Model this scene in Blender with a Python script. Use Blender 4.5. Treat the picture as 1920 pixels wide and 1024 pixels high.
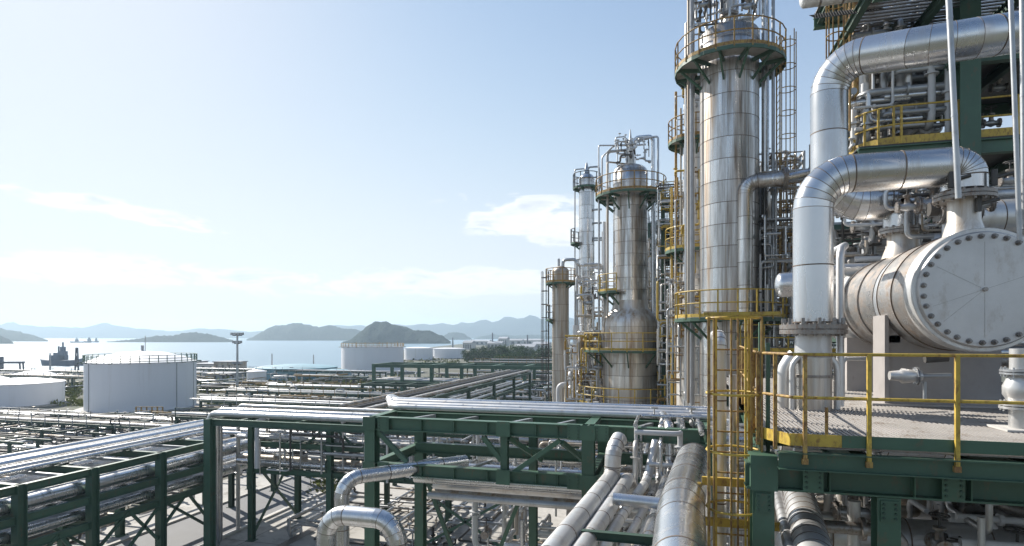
import bpy, math, random
from mathutils import Vector, Matrix, noise
R = math.radians
for o in list(bpy.data.objects): bpy.data.objects.remove(o)
SC = bpy.context.scene; COL = SC.collection
random.seed(7)
# ---------------------------------------------------------------- camera, sky, sun, exposure
CAMH = 12.0; FP = 1100.0; HZ = 630.0; YAW = R(15.26)
cs, sn = math.cos(YAW), math.sin(YAW)
cam = bpy.data.cameras.new('camera'); camo = bpy.data.objects.new('camera', cam); COL.objects.link(camo)
camo.location = (0, 0, CAMH); camo.rotation_euler = (R(90), 0, YAW)
cam.sensor_width = 36; cam.lens = 36*FP/1920; cam.shift_y = (HZ-512)/1920
cam.clip_start = .1; cam.clip_end = 20000
SC.camera = camo
SC.view_settings.view_transform = 'Standard'; SC.view_settings.look = 'None'
SC.view_settings.exposure = 0.84; SC.view_settings.gamma = 1
SUN_AZ = YAW + R(46)      # counter-clockwise from +Y: ahead and to the left
SUN_EL = R(36)
sd = Vector((-math.sin(SUN_AZ)*math.cos(SUN_EL), math.cos(SUN_AZ)*math.cos(SUN_EL), math.sin(SUN_EL)))
sun = bpy.data.lights.new('sun', 'SUN'); sun.energy = 4.6; sun.angle = R(.53); sun.color = (1, .95, .87)
suno = bpy.data.objects.new('sun', sun); COL.objects.link(suno)
suno.rotation_euler = sd.to_track_quat('Z', 'Y').to_euler(); suno.location = (-60, 60, 90)

W = bpy.data.worlds.new('World'); SC.world = W; W.use_nodes = True
nt = W.node_tree; nt.nodes.clear(); L = nt.links
def N(t, **k):
    n = nt.nodes.new(t)
    for a, b in k.items(): setattr(n, a, b)
    return n
def wm(op, a, b=None, c=None, clamp=False):
    n = N('ShaderNodeMath', operation=op); n.use_clamp = clamp
    for i, x in enumerate((a, b, c)):
        if x is None: continue
        if isinstance(x, (int, float)): n.inputs[i].default_value = x
        else: L.new(x, n.inputs[i])
    return n.outputs[0]
wo = N('ShaderNodeOutputWorld'); bg = N('ShaderNodeBackground'); L.new(bg.outputs[0], wo.inputs[0])
sky = N('ShaderNodeTexSky', sky_type='NISHITA'); sky.sun_disc = False
sky.sun_elevation = SUN_EL; sky.sun_rotation = -SUN_AZ; sky.air_density = 1.0; sky.dust_density = .55; sky.ozone_density = 2.0; sky.altitude = 50
bg.inputs[1].default_value = 0.105
tc = N('ShaderNodeTexCoord'); sep = N('ShaderNodeSeparateXYZ'); L.new(tc.outputs['Generated'], sep.inputs[0])
dx, dy, dz = sep.outputs
# direction in a frame turned with the bay: a = azimuth from the bay's axis, e = tangent of elevation
fwd = wm('ADD', wm('MULTIPLY', dx, -sn), wm('MULTIPLY', dy, cs))
rgt = wm('ADD', wm('MULTIPLY', dx, cs), wm('MULTIPLY', dy, sn))
az = wm('ARCTAN2', rgt, fwd)
hyp = wm('SQRT', wm('ADD', wm('MULTIPLY', dx, dx), wm('MULTIPLY', dy, dy)))
el = wm('DIVIDE', dz, wm('MAXIMUM', hyp, .05))
comb = N('ShaderNodeCombineXYZ'); L.new(wm('MULTIPLY', az, 5.0), comb.inputs[0]); L.new(wm('MULTIPLY', el, 17.0), comb.inputs[1])
nz = N('ShaderNodeTexNoise'); nz.inputs['Scale'].default_value = 2.1; nz.inputs['Detail'].default_value = 9; nz.inputs['Roughness'].default_value = .56
nz.inputs['Distortion'].default_value = .35
L.new(comb.outputs[0], nz.inputs['Vector'])
def blob(a0, e0, wa, we, tilt=0.0):
    a = wm('SUBTRACT', az, a0); e = wm('SUBTRACT', wm('SUBTRACT', el, e0), wm('MULTIPLY', a, tilt))
    a = wm('DIVIDE', a, wa); e = wm('DIVIDE', e, we)
    return wm('SUBTRACT', 1.0, wm('ADD', wm('MULTIPLY', a, a), wm('MULTIPLY', e, e)), clamp=True)
def sm(x, lo, hi):
    n = N('ShaderNodeMapRange', interpolation_type='SMOOTHSTEP'); L.new(x, n.inputs[0]) if not isinstance(x, float) else None
    n.inputs[1].default_value = lo; n.inputs[2].default_value = hi; return n.outputs[0]
b1 = blob(.045, .197, .2, .06, -.08); b2 = blob(-.60, .178, .20, .02, -.12); b3 = blob(-.05, .092, .62, .034, .03); b4 = blob(-.66, .092, .42, .034, -.02)
b5 = blob(.75, .17, .3, .04); b6 = blob(-2.0, .25, .6, .08); b7 = blob(2.1, .2, .7, .07)
bsum = b1
for b in (b2, b3, b4, b5, b6, b7): bsum = wm('MAXIMUM', bsum, b)
cl = wm('ADD', wm('MULTIPLY', bsum, .55), wm('MULTIPLY', wm('SUBTRACT', nz.outputs['Fac'], .5), 2.0))
cmask = wm('MULTIPLY', sm(cl, .2, .5), sm(bsum, 0.0, .2))
# bright air: near the horizon everywhere, and broadly round the sun
hor = wm('POWER', 2.718, wm('MULTIPLY', wm('MAXIMUM', el, 0.0), -4.2))
sdn = N('ShaderNodeVectorMath', operation='DOT_PRODUCT'); nrm = N('ShaderNodeVectorMath', operation='NORMALIZE')
L.new(tc.outputs['Generated'], nrm.inputs[0]); L.new(nrm.outputs[0], sdn.inputs[0]); sdn.inputs[1].default_value = sd
sg = wm('POWER', wm('MAXIMUM', sdn.outputs['Value'], 0.0), 5.0)
hz_f = wm('MULTIPLY', hor, .95)
spr = N('ShaderNodeSeparateXYZ'); L.new(sky.outputs[0], spr.inputs[0]); cpr = N('ShaderNodeCombineXYZ')
for i_, k_ in enumerate((4.4, 4.8, 5.4)):   # thin veil evens out the aureole
    x_ = spr.outputs[i_]; L.new(wm('DIVIDE', x_, wm('POWER', wm('ADD', 1.0, wm('POWER', wm('DIVIDE', x_, k_), 3.0)), .3333)), cpr.inputs[i_])
air = N('ShaderNodeMixRGB'); L.new(hz_f, air.inputs[0]); L.new(cpr.outputs[0], air.inputs[1])
air.inputs[2].default_value = (5.0, 5.15, 5.35, 1)
glow = N('ShaderNodeMixRGB', blend_type='ADD'); L.new(wm('MULTIPLY', sg, .0), glow.inputs[0]); L.new(air.outputs[0], glow.inputs[1]); glow.inputs[2].default_value = (3.4, 3.3, 3.1, 1)
base = N('ShaderNodeMixRGB', blend_type='ADD'); base.inputs[0].default_value = 1; L.new(glow.outputs[0], base.inputs[1]); base.inputs[2].default_value = (.0, .0, .0, 1)
cc = N('ShaderNodeMixRGB'); L.new(sm(nz.outputs['Fac'], .5, .72), cc.inputs[0]); cc.inputs[1].default_value = (6.0, 6.05, 6.1, 1); cc.inputs[2].default_value = (4.2, 4.5, 5.0, 1)
cmix = N('ShaderNodeMixRGB'); L.new(wm('MULTIPLY', cmask, .85), cmix.inputs[0]); L.new(base.outputs[0], cmix.inputs[1]); L.new(cc.outputs[0], cmix.inputs[2])
L.new(cmix.outputs[0], bg.inputs[0])

# ---------------------------------------------------------------- where a point of the place is, from bearing and distance
def P(px, py, D):
    t = (px-960)/FP
    return Vector((D*(-sn+cs*t), D*(cs+sn*t), CAMH+(HZ-py)/FP*D))
def G(px, py, z=0.0): return P(px, py, (CAMH-z)*FP/(py-HZ))
def XatY(px, Y):
    t = (px-960)/FP; return Y/(cs+sn*t)*(-sn+cs*t)
def ZatY(px, py, Y):
    t = (px-960)/FP; return CAMH+(HZ-py)/FP*(Y/(cs+sn*t))
V = Vector
# ---------------------------------------------------------------- materials
MATS = {}
def newmat(name):
    m = bpy.data.materials.new(name); m.use_nodes = True; MATS[name] = m
    return m, m.node_tree, m.node_tree.nodes['Principled BSDF']
def noise_node(t, scale, detail=5, rough=.6, sx=1, sy=1, sz=1, dist=0):
    g = t.nodes.new('ShaderNodeNewGeometry'); mp = t.nodes.new('ShaderNodeMapping'); mp.inputs['Scale'].default_value = (sx, sy, sz)
    t.links.new(g.outputs['Position'], mp.inputs[0])
    n = t.nodes.new('ShaderNodeTexNoise'); n.inputs['Scale'].default_value = scale; n.inputs['Detail'].default_value = detail
    n.inputs['Roughness'].default_value = rough; n.inputs['Distortion'].default_value = dist
    t.links.new(mp.outputs[0], n.inputs['Vector']); return n.outputs['Fac']
def ramp(t, src, stops):
    r = t.nodes.new('ShaderNodeValToRGB'); e = r.color_ramp.elements
    while len(e) < len(stops): e.new(.5)
    for i, (p, c) in enumerate(stops):
        e[i].position = p; e[i].color = (*c, 1) if len(c) == 3 else c
    t.links.new(src, r.inputs[0]); return r.outputs[0]
def mixc(t, fac, a, b, mode='MIX'):
    m = t.nodes.new('ShaderNodeMixRGB'); m.blend_type = mode
    for i, x in enumerate((fac, a, b)):
        if isinstance(x, (int, float)): m.inputs[i].default_value = x if i == 0 else (x, x, x, 1)
        elif isinstance(x, tuple): m.inputs[i].default_value = (*x, 1)
        else: t.links.new(x, m.inputs[i])
    return m.outputs[0]
def bump(t, b, src, strength, dist=.02):
    n = t.nodes.new('ShaderNodeBump'); n.inputs['Strength'].default_value = strength; n.inputs['Distance'].default_value = dist
    t.links.new(src, n.inputs['Height']); t.links.new(n.outputs[0], b.inputs['Normal'])
def paint(name, col, rust=.5, rough=.5, metal=0, var=.35, scale=3, sz=1, rustcol=(.16, .07, .03), rustlo=.6, bmp=.15, rnd=True):
    m, t, b = newmat(name)
    n1 = noise_node(t, scale, 6, .65, 1, 1, sz); n2 = noise_node(t, scale*2.7, 8, .7, 1, 1, sz*.5)
    c = mixc(t, n1, tuple(x*(1-var) for x in col), tuple(min(1, x*(1+var)) for x in col))
    oi = t.nodes.new('ShaderNodeObjectInfo')
    rr = ramp(t, oi.outputs['Random'], [(0, (.82,)*3), (1, (1.12,)*3)])
    if rnd: c = mixc(t, 1.0, c, rr, 'MULTIPLY')
    msk = ramp(t, n2, [(rustlo, (0, 0, 0)), (min(1, rustlo+.14), (rust,)*3)])
    c = mixc(t, msk, c, rustcol)
    t.links.new(c, b.inputs['Base Color'])
    b.inputs['Roughness'].default_value = rough; b.inputs['Metallic'].default_value = metal
    if bmp: bump(t, b, n2, bmp)
    return m
def cladding(name, col=(.74, .75, .76), dirt=(.30, .22, .14), amt=.35, rough=.3, streak=.12, metal=.92, lo=.5, wav=.3, wz=.5, ws=1.3, wd=0):
    m, t, b = newmat(name)
    big = noise_node(t, .9, 4, .6, 1, 1, .6); st = noise_node(t, 2.6, 7, .68, 1, 1, streak, .3); fine = noise_node(t, 5, 3, .5)
    oi = t.nodes.new('ShaderNodeObjectInfo')
    rr = ramp(t, oi.outputs['Random'], [(0, (.84,)*3), (1, (1.1,)*3)])
    c = mixc(t, big, tuple(x*.86 for x in col), col); c = mixc(t, 1.0, c, rr, 'MULTIPLY')
    msk = ramp(t, st, [(lo, (0, 0, 0)), (lo+.24, (amt,)*3)])
    c = mixc(t, msk, c, dirt)
    sp = ramp(t, fine, [(.62, (0, 0, 0)), (.75, (amt*.12,)*3)])
    c = mixc(t, sp, c, tuple(x*.7 for x in dirt))
    t.links.new(c, b.inputs['Base Color']); b.inputs['Metallic'].default_value = metal
    ro = ramp(t, big, [(.3, (rough*.85,)*3), (.75, (min(1, rough*1.3),)*3)])
    ro2 = mixc(t, msk, ro, (.65, .65, .65)); t.links.new(ro2, b.inputs['Roughness'])
    w2 = noise_node(t, ws, wd, .5, 1, 1, wz)
    n = t.nodes.new('ShaderNodeBump'); n.inputs['Strength'].default_value = wav; n.inputs['Distance'].default_value = .03
    t.links.new(w2, n.inputs['Height'])
    t.links.new(n.outputs[0], b.inputs['Normal'])
    return m
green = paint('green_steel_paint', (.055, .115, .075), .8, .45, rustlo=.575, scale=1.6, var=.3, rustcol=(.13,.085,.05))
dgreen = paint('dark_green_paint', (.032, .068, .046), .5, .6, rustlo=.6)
yellow = paint('yellow_paint', (.50, .345, .055), .75, .5, rustlo=.50, scale=5)
rusty = paint('rusty_yellow_paint', (.38, .25, .07), .85, .65, rustlo=.44, scale=6)
alu = cladding('aluminium_cladding', (.66,.665,.67), rough=.24)
alut = cladding('stained_tower_cladding', (.70, .69, .67), (.24, .17, .11), .9, .24, .05, lo=.41, wav=1.1, wz=.03, ws=2.6, wd=2)
alus = cladding('dull_stained_shell', (.76,.74,.70), (.32,.22,.13), .9, .36, .06, .55, lo=.42, wav=.12)
seamm = paint('brown_seam_sealant', (.16, .12, .09), .3, .7, .2)
shellw = cladding('cream_vessel_cladding', (.60,.585,.565), (.25,.18,.13), .8, .30, 2.0, .8, lo=.42, wav=.2)
aluw = cladding('pale_weathered_cladding', (.70, .69, .67), (.3, .22, .15), .5, .38, .2, .6, lo=.5)
alud = cladding('dull_pipe_cladding', (.60, .60, .60), (.2, .15, .1), .5, .42, .3, .8)
tan = cladding('tan_stained_cladding', (.54, .50, .44), (.26, .17, .09), .9, .5, .06, .45, lo=.42)
galv = paint('galvanised_steel', (.42, .43, .44), .5, .42, .7, rustlo=.6)
flangem = paint('grey_flange_steel', (.30, .28, .26), .6, .45, .75, rustlo=.5, scale=9)
boltm = paint('dark_bolt_steel', (.27, .26, .25), .6, .4, .7, rustlo=.5, scale=20)
facem = paint('brushed_end_plate', (.56, .55, .54), .5, .40, .6, var=.2, scale=1.6, rustlo=.54, rustcol=(.34, .29, .24), bmp=.1)
pedestal = paint('grey_saddle_paint', (.36, .33, .31), .5, .6, 0, var=.25, scale=2, rustlo=.6, rustcol=(.2, .15, .12))
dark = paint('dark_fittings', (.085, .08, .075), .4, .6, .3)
white = paint('white_tank_paint', (.74, .74, .76), .25, .55, 0, var=.08, scale=.25, sz=.1, rustlo=.55, rustcol=(.40, .35, .30), bmp=.03, rnd=False)
teal = paint('teal_tank_paint', (.16, .30, .36), .3, .6, 0, var=.4, scale=.3, rnd=False)
whitep = paint('white_pipe_paint', (.58, .58, .58), .4, .5, 0, var=.12, scale=2)
grate = paint('galvanised_grating', (.46, .43, .40), .7, .5, .35, scale=1.3, var=.4, rustlo=.53, rustcol=(.2,.15,.11))
concrete = paint('pale_concrete', (.36, .345, .32), .75, .85, 0, var=.5, scale=.22, rustlo=.5, rustcol=(.17, .155, .13), bmp=.3)
gravelm = paint('stony_soil', (.115, .11, .09), .9, .95, 0, var=.6, scale=.12, rustlo=.46, rustcol=(.05, .065, .025))
asphalt = paint('worn_asphalt', (.20, .20, .205), .4, .8, 0, var=.18, scale=.5, rustlo=.6, rustcol=(.12, .11, .1))
linem = paint('road_line_paint', (.7, .7, .68), .4, .7, 0, scale=2)
kerbm = paint('kerb_concrete', (.45, .43, .40), .4, .9, 0)
rooff = paint('warehouse_roof', (.32, .33, .35), .3, .7, 0, scale=.1)
wallm = paint('warehouse_wall', (.50, .48, .45), .3, .8, 0, scale=.1)
shipm = paint('grey_hull_paint', (.17, .18, .21), .5, .6, 0, scale=.4)
bark = paint('bark', (.08, .055, .035), .4, .9, 0)
def leafmat(name, a, b_):
    m, t, b = newmat(name); n = noise_node(t, .8, 4, .7); oi = t.nodes.new('ShaderNodeObjectInfo')
    c = ramp(t, n, [(.3, a), (.7, b_)]); rr = ramp(t, oi.outputs['Random'], [(0, (.75,)*3), (1, (1.2,)*3)])
    t.links.new(mixc(t, 1.0, c, rr, 'MULTIPLY'), b.inputs['Base Color']); b.inputs['Roughness'].default_value = .85; b.inputs['Specular IOR Level'].default_value = .05
    if 'hill' in name: bump(t, b, noise_node(t, .12, 6, .75), 1.0, 9)
    return m
leaf = leafmat('tree_leaves', (.025, .05, .018), (.075, .12, .035))
grassm = leafmat('yellow_green_weeds', (.07, .09, .02), (.20, .21, .05))
hillm = leafmat('hill_forest', (.010, .022, .018), (.03, .05, .036))
# sea
seam, t, b = newmat('sea_water'); b.inputs['Base Color'].default_value = (.16, .25, .31, 1); b.inputs['Roughness'].default_value = .32; b.inputs['IOR'].default_value = 1.33
n1 = noise_node(t, .25, 6, .65, 1, 1, 1); n2 = noise_node(t, .02, 5, .6, 1, 1, 1)
h = mixc(t, .5, n1, n2); bump(t, b, h, 1.0, .9)
# ---------------------------------------------------------------- mesh collector
class MB:
    def __init__(s): s.v = []; s.f = []; s.s = []
    def add(s, vs, fs, smooth=False):
        k = len(s.v); s.v += [tuple(x) for x in vs]; s.f += [tuple(i+k for i in f) for f in fs]; s.s += [smooth]*len(fs)
    def box(s, x0, x1, y0, y1, z0, z1):
        s.add([(x0,y0,z0),(x1,y0,z0),(x1,y1,z0),(x0,y1,z0),(x0,y0,z1),(x1,y0,z1),(x1,y1,z1),(x0,y1,z1)],
              [(0,3,2,1),(4,5,6,7),(0,1,5,4),(1,2,6,5),(2,3,7,6),(3,0,4,7)]); return s
    def _fr(s, p0, p1, up=None):
        d = (p1-p0).normalized(); u = V(up) if up else (V((0,0,1)) if abs(d.z) < .95 else V((0,1,0)))
        a = d.cross(u).normalized(); return d, a, a.cross(d).normalized()
    def bar(s, p0, p1, w, h=None, up=None):
        p0 = V(p0); p1 = V(p1); h = h or w; d, a, c = s._fr(p0, p1, up)
        q = [a*w/2*i+c*h/2*j for i, j in ((-1,-1),(1,-1),(1,1),(-1,1))]
        s.add([p0+x for x in q]+[p1+x for x in q], [(0,1,2,3),(7,6,5,4),(0,4,5,1),(1,5,6,2),(2,6,7,3),(3,7,4,0)]); return s
    def ibeam(s, p0, p1, w, h, up=None, tf=None):
        p0 = V(p0); p1 = V(p1); d, a, c = s._fr(p0, p1, up); tf = tf or h*.07; tw = w*.07
        x, y = w/2, h/2
        pr = [(-x,-y),(x,-y),(x,-y+tf),(tw,-y+tf),(tw,y-tf),(x,y-tf),(x,y),(-x,y),(-x,y-tf),(-tw,y-tf),(-tw,-y+tf),(-x,-y+tf)]
        n = 12; vs = [p0+a*i+c*j for i, j in pr]+[p1+a*i+c*j for i, j in pr]
        fs = [(i, n+i, n+(i+1) % n, (i+1) % n) for i in range(n)]
        for o in (0, n): fs += [(o+0,o+1,o+2,o+11) , (o+11,o+2,o+3,o+10), (o+10,o+3,o+4,o+9), (o+9,o+4,o+5,o+8), (o+8,o+5,o+6,o+7)]
        s.add(vs, fs); return s
    def tube(s, pts, r, n=10, caps=True):
        pts = [V(p) for p in pts]; m = len(pts); rs = r if isinstance(r, (list, tuple)) else [r]*m
        d0 = (pts[1]-pts[0]).normalized(); a = d0.cross(V((0,0,1)) if abs(d0.z) < .9 else V((0,1,0))).normalized()
        vs = []; pd = d0
        for i in range(m):
            if i == 0: d = d0
            elif i == m-1: d = (pts[i]-pts[i-1]).normalized()
            else:
                d = ((pts[i]-pts[i-1]).normalized()+(pts[i+1]-pts[i]).normalized())
                d = d.normalized() if d.length > 1e-6 else pd
            q = pd.rotation_difference(d); a = (q @ a).normalized(); a = (a-d*a.dot(d)).normalized(); b_ = d.cross(a); pd = d
            k = rs[i]
            if 0 < i < m-1:
                c_ = (pts[i]-pts[i-1]).normalized().dot(d); mi = 1/max(.5, c_)
            for j in range(n):
                an = 2*math.pi*j/n; vs.append(pts[i]+a*math.cos(an)*k+b_*math.sin(an)*k)
        fs = [(i*n+j, i*n+(j+1) % n, (i+1)*n+(j+1) % n, (i+1)*n+j) for i in range(m-1) for j in range(n)]
        s.add(vs, fs, True)
        if caps: s.add(vs[:n], [tuple(range(n))[::-1]]); s.add(vs[-n:], [tuple(range(n))])
        return s
    def cyl(s, p, ax, r, l, n=12):
        p = V(p); ax = V(ax).normalized(); return s.tube([p, p+ax*l], r, n)
    def lathe(s, c, prof, n=24, smooth=True):
        c = V(c); vs = [(c.x+r*math.cos(2*math.pi*j/n), c.y+r*math.sin(2*math.pi*j/n), c.z+z) for r, z in prof for j in range(n)]
        for i in range(len(prof)-1):
            s.add([], [])
        k = len(s.v); s.v += vs
        for i in range(len(prof)-1):
            for j in range(n):
                s.f.append((k+i*n+j, k+i*n+(j+1) % n, k+(i+1)*n+(j+1) % n, k+(i+1)*n+j)); s.s.append(smooth)
        return s
    def flange(s, p, ax, r, th=.06, nb=12, n=20):
        p = V(p); ax = V(ax).normalized()
        s.tube([p-ax*th, p-ax*.006], r, n); s.tube([p+ax*.006, p+ax*th], r, n)
        u = ax.orthogonal().normalized(); w = ax.cross(u)
        for i in range(nb):
            an = 2*math.pi*i/nb; q = p+(u*math.cos(an)+w*math.sin(an))*(r*.88)
            s.tube([q-ax*(th+.035), q+ax*(th+.035)], r*.055, 6)
        return s
    def build(s, name, mat, parent=None, loc=None):
        me = bpy.data.meshes.new(name)
        if parent is not None: o3 = wloc(parent)
        elif loc is not None: o3 = V(loc)
        else:
            xs = [p[0] for p in s.v]; ys = [p[1] for p in s.v]; zs = [p[2] for p in s.v]
            o3 = V(((min(xs)+max(xs))/2, (min(ys)+max(ys))/2, min(zs)))
        me.from_pydata([(p[0]-o3.x, p[1]-o3.y, p[2]-o3.z) for p in s.v], [], s.f); me.polygons.foreach_set('use_smooth', s.s)
        me.materials.append(mat)
        o = bpy.data.objects.new(name, me); COL.objects.link(o)
        if parent is not None: o.parent = parent
        else: o.location = o3
        return o
def wloc(o):
    l = V(o.location)
    while o.parent: o = o.parent; l += V(o.location)
    return l
def tag(o, label, cat=None, group=None, kind=None):
    if label: o['label'] = label
    if cat: o['category'] = cat
    if group: o['group'] = group
    if kind: o['kind'] = kind
    return o
def thing(name, loc, label, cat, group=None):
    o = bpy.data.objects.new(name, None); o.empty_display_size = .2; COL.objects.link(o); o.location = loc
    return tag(o, label, cat, group)
def shared(name, me, parent, loc, rot=(0,0,0)):
    o = bpy.data.objects.new(name, me); COL.objects.link(o); o.parent = parent; o.location = loc; o.rotation_euler = rot; return o
def copy_tree(o, parent=None):
    c = o.copy(); COL.objects.link(c); c.parent = parent
    for ch in o.children: copy_tree(ch, c)
    return c
def struct(name, mb, mat): return tag(mb.build(name, mat, loc=(0,0,0)), None, kind='structure')
ORD = ['first','second','third','fourth','fifth','sixth','seventh','eighth','ninth','tenth','eleventh','twelfth','thirteenth','fourteenth','fifteenth','sixteenth','seventeenth','eighteenth','nineteenth','twentieth']
def fillet(pts, rad, step=R(15)):
    pts = [V(p) for p in pts]; out = [pts[0]]; arc = [False]
    for i in range(1, len(pts)-1):
        a = pts[i]; d1 = (pts[i-1]-a); d2 = (pts[i+1]-a); r = min(rad, d1.length*.49, d2.length*.49)
        d1.normalize(); d2.normalize(); th = math.pi-d1.angle(d2)
        if th < R(3): out.append(a); arc.append(False); continue
        tl = r; Rr = tl/math.tan(th/2); cen = a+(d1+d2).normalized()*(Rr/math.cos(th/2))
        s0 = a+d1*tl-cen; s1 = a+d2*tl-cen; ax = s0.cross(s1).normalized(); k = max(2, int(round(th/step)))
        for j in range(k+1): out.append(cen+Matrix.Rotation(th*j/k, 3, ax) @ s0); arc.append(j < k)
    out.append(pts[-1]); arc.append(False); return out, arc
# small pipes: one mesh, raised bands
def pipe(pts, r, mat, label, group=None, n=10, rad=None, band=0, name='pipe', parent=None, fl=()):
    q, _ = fillet(pts, rad or r*2.6, R(22)); mb = MB(); mb.tube(q, r, n)
    if band:
        acc = band*.5
        for i in range(len(q)-1):
            d = q[i+1]-q[i]; Ls = d.length
            if Ls < .001: continue
            d = d/Ls; pos = acc
            while pos < Ls: mb.tube([q[i]+d*pos, q[i]+d*(pos+.035)], r*1.035+.002, n, False); pos += band
            acc = pos-Ls
    for k in fl:
        a = V(pts[0]).lerp(V(pts[1]), k); mb.flange(a, V(pts[1])-V(pts[0]), r*1.6, r*.22, 8, 12)
    o = mb.build(name, mat, parent)
    if parent is None: tag(o, label, 'pipe', group)
    return o
# large lagged pipes: every cladding section is a part
def clad_pipe(pts, r, mat, label, rad=None, sec=1.0, n=28, flanges=(), cat='pipe', gore=R(13), name='lagged_pipe'):
    q, arc = fillet(pts, rad or r*2.4, gore); root = thing(name, q[0], label, cat)
    for i in range(len(q)-1):
        d = q[i+1]-q[i]; Ln = d.length
        if Ln < .01: continue
        k = 1 if arc[i] else max(1, round(Ln/sec))
        for j in range(k):
            a = q[i]+d*(j/k); b_ = q[i]+d*((j+1)/k)
            # mitre the ends of a section
            mb = MB(); u = d.normalized()
            dp = (q[i]-q[i-1]).normalized() if i and j == 0 else u
            dn = (q[i+2]-q[i+1]).normalized() if i+2 < len(q) and j == k-1 else u
            na = (u+dp).normalized(); nb = (u+dn).normalized()
            ref = V((0,0,1)) if abs(u.z) < .8 else V((.3,1,0)).normalized(); e1 = u.cross(ref).normalized(); e2 = e1.cross(u)
            rr = r*(1+random.uniform(-.002, .002)); vs = []
            rings = [(a, na, rr, 0.0), (b_, nb, rr, 0.0)]
            for c0, nn, rad_, off in rings:
                for m_ in range(n):
                    an = 2*math.pi*m_/n; w = e1*math.cos(an)*rad_+e2*math.sin(an)*rad_
                    vs.append(c0+w-u*(w.dot(nn)/u.dot(nn))+u*off)
            K = len(rings); fs = [(x*n+m_, x*n+(m_+1) % n, (x+1)*n+(m_+1) % n, (x+1)*n+m_) for x in range(K-1) for m_ in range(n)]
            mb.add(vs, fs, True); mb.add(vs[:n], [tuple(range(n))]); mb.add(vs[-n:], [tuple(range(n))])
            sec_o = mb.build('cladding_section', mat, root)
            lw = .0045 if arc[i] else .011; vs = []
            if arc[i] and r < .3 and i % 2: continue
            for rad_, off in ((rr-.001, -lw), (rr+.004, -lw), (rr+.004, lw), (rr-.001, lw)):
                for m_ in range(n):
                    an = 2*math.pi*m_/n; w = e1*math.cos(an)*rad_+e2*math.sin(an)*rad_
                    vs.append(a+w-u*(w.dot(na)/u.dot(na))+u*off)
            SM = MB(); SM.add(vs, [(x*n+m_, x*n+(m_+1) % n, (x+1)*n+(m_+1) % n, (x+1)*n+m_) for x in range(3) for m_ in range(n)]); SM.build('seam', seamm, sec_o)
    for p, ax, fr in flanges: MB().flange(p, ax, fr, .075, 20, 28).build('flange', flangem, root)
    return root
# ---------------------------------------------------------------- rails, ladders, platforms
def railing(parent, pts, mat, h=1.1, sp=1.5, r=.024, toe=None, posts=True, n=6, drop=0, toe_h=.15):
    pts = [V(p) for p in pts]
    up = V((0,0,1))
    for nm, hh in (('top_rail', h), ('middle_rail', h*.52)):
        MB().tube([p+up*hh for p in pts], r, n).build(nm, mat, parent)
    if toe:
        for a, b_ in zip(pts, pts[1:]): MB().bar(a+up*toe_h/2, b_+up*toe_h/2, .012, toe_h).build('toe_board', toe, parent)
    if posts:
        for a, b_ in zip(pts, pts[1:]):
            k = max(1, round((b_-a).length/sp))
            for j in range(k): 
                c = a.lerp(b_, j/k); MB().bar(c-up*drop, c+up*h, r*2, r*2).build('post', mat, parent)
        MB().bar(pts[-1]-up*drop, pts[-1]+up*h, r*2, r*2).build('post', mat, parent)
def ladder(parent, x, y, z0, z1, ang, w=.5, mat=None, cage=True, rungs=True, mat2=None, hoopsp=1.1, cr=.38, r=.02):
    mat = mat or yellow; mat2 = mat2 or mat
    c, s_ = math.cos(ang), math.sin(ang); rt = V((-s_, c, 0)); out = V((c, s_, 0)); b0 = V((x, y, 0))
    mb = MB()
    for sg_ in (-1, 1): mb.bar(b0+rt*w/2*sg_+V((0,0,z0)), b0+rt*w/2*sg_+V((0,0,z1)), .05, .05)
    ld = mb.build('ladder', mat, parent); wl = wloc(parent)
    if rungs:
        rm = MB().tube([rt*-w/2, rt*w/2], .014, 5); me = bpy.data.meshes.new('rung'); me.from_pydata(rm.v, [], rm.f); me.materials.append(mat)
        z = z0+.2
        while z < z1: shared('rung', me, ld, (x-wl.x, y-wl.y, z-wl.z)); z += .3
    else:
        rm = MB(); z = z0+.2
        while z < z1: rm.bar(b0+rt*-w/2+V((0,0,z)), b0+rt*w/2+V((0,0,z)), .03); z += .3
        tag(rm.build('rungs', mat, ld), None, kind='stuff')
    if cage:
        hp = [b0+out*(cr*1.0+cr*math.cos(a))*1.0+rt*cr*math.sin(a) for a in [R(-140+280*i/10) for i in range(11)]]
        z = z0+2.0 if z1-z0 > 4 else z0+.3
        zs = z
        while z <= z1: MB().tube([p+V((0,0,z)) for p in hp], .02 if rungs else .03, 5).build('cage_hoop', mat2, ld); z += hoopsp
        for i in (1, 3, 5, 7, 9): MB().bar(hp[i]+V((0,0,zs)), hp[i]+V((0,0,z1)), .04, .012).build('cage_bar', mat2, ld)
    return ld
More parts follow.
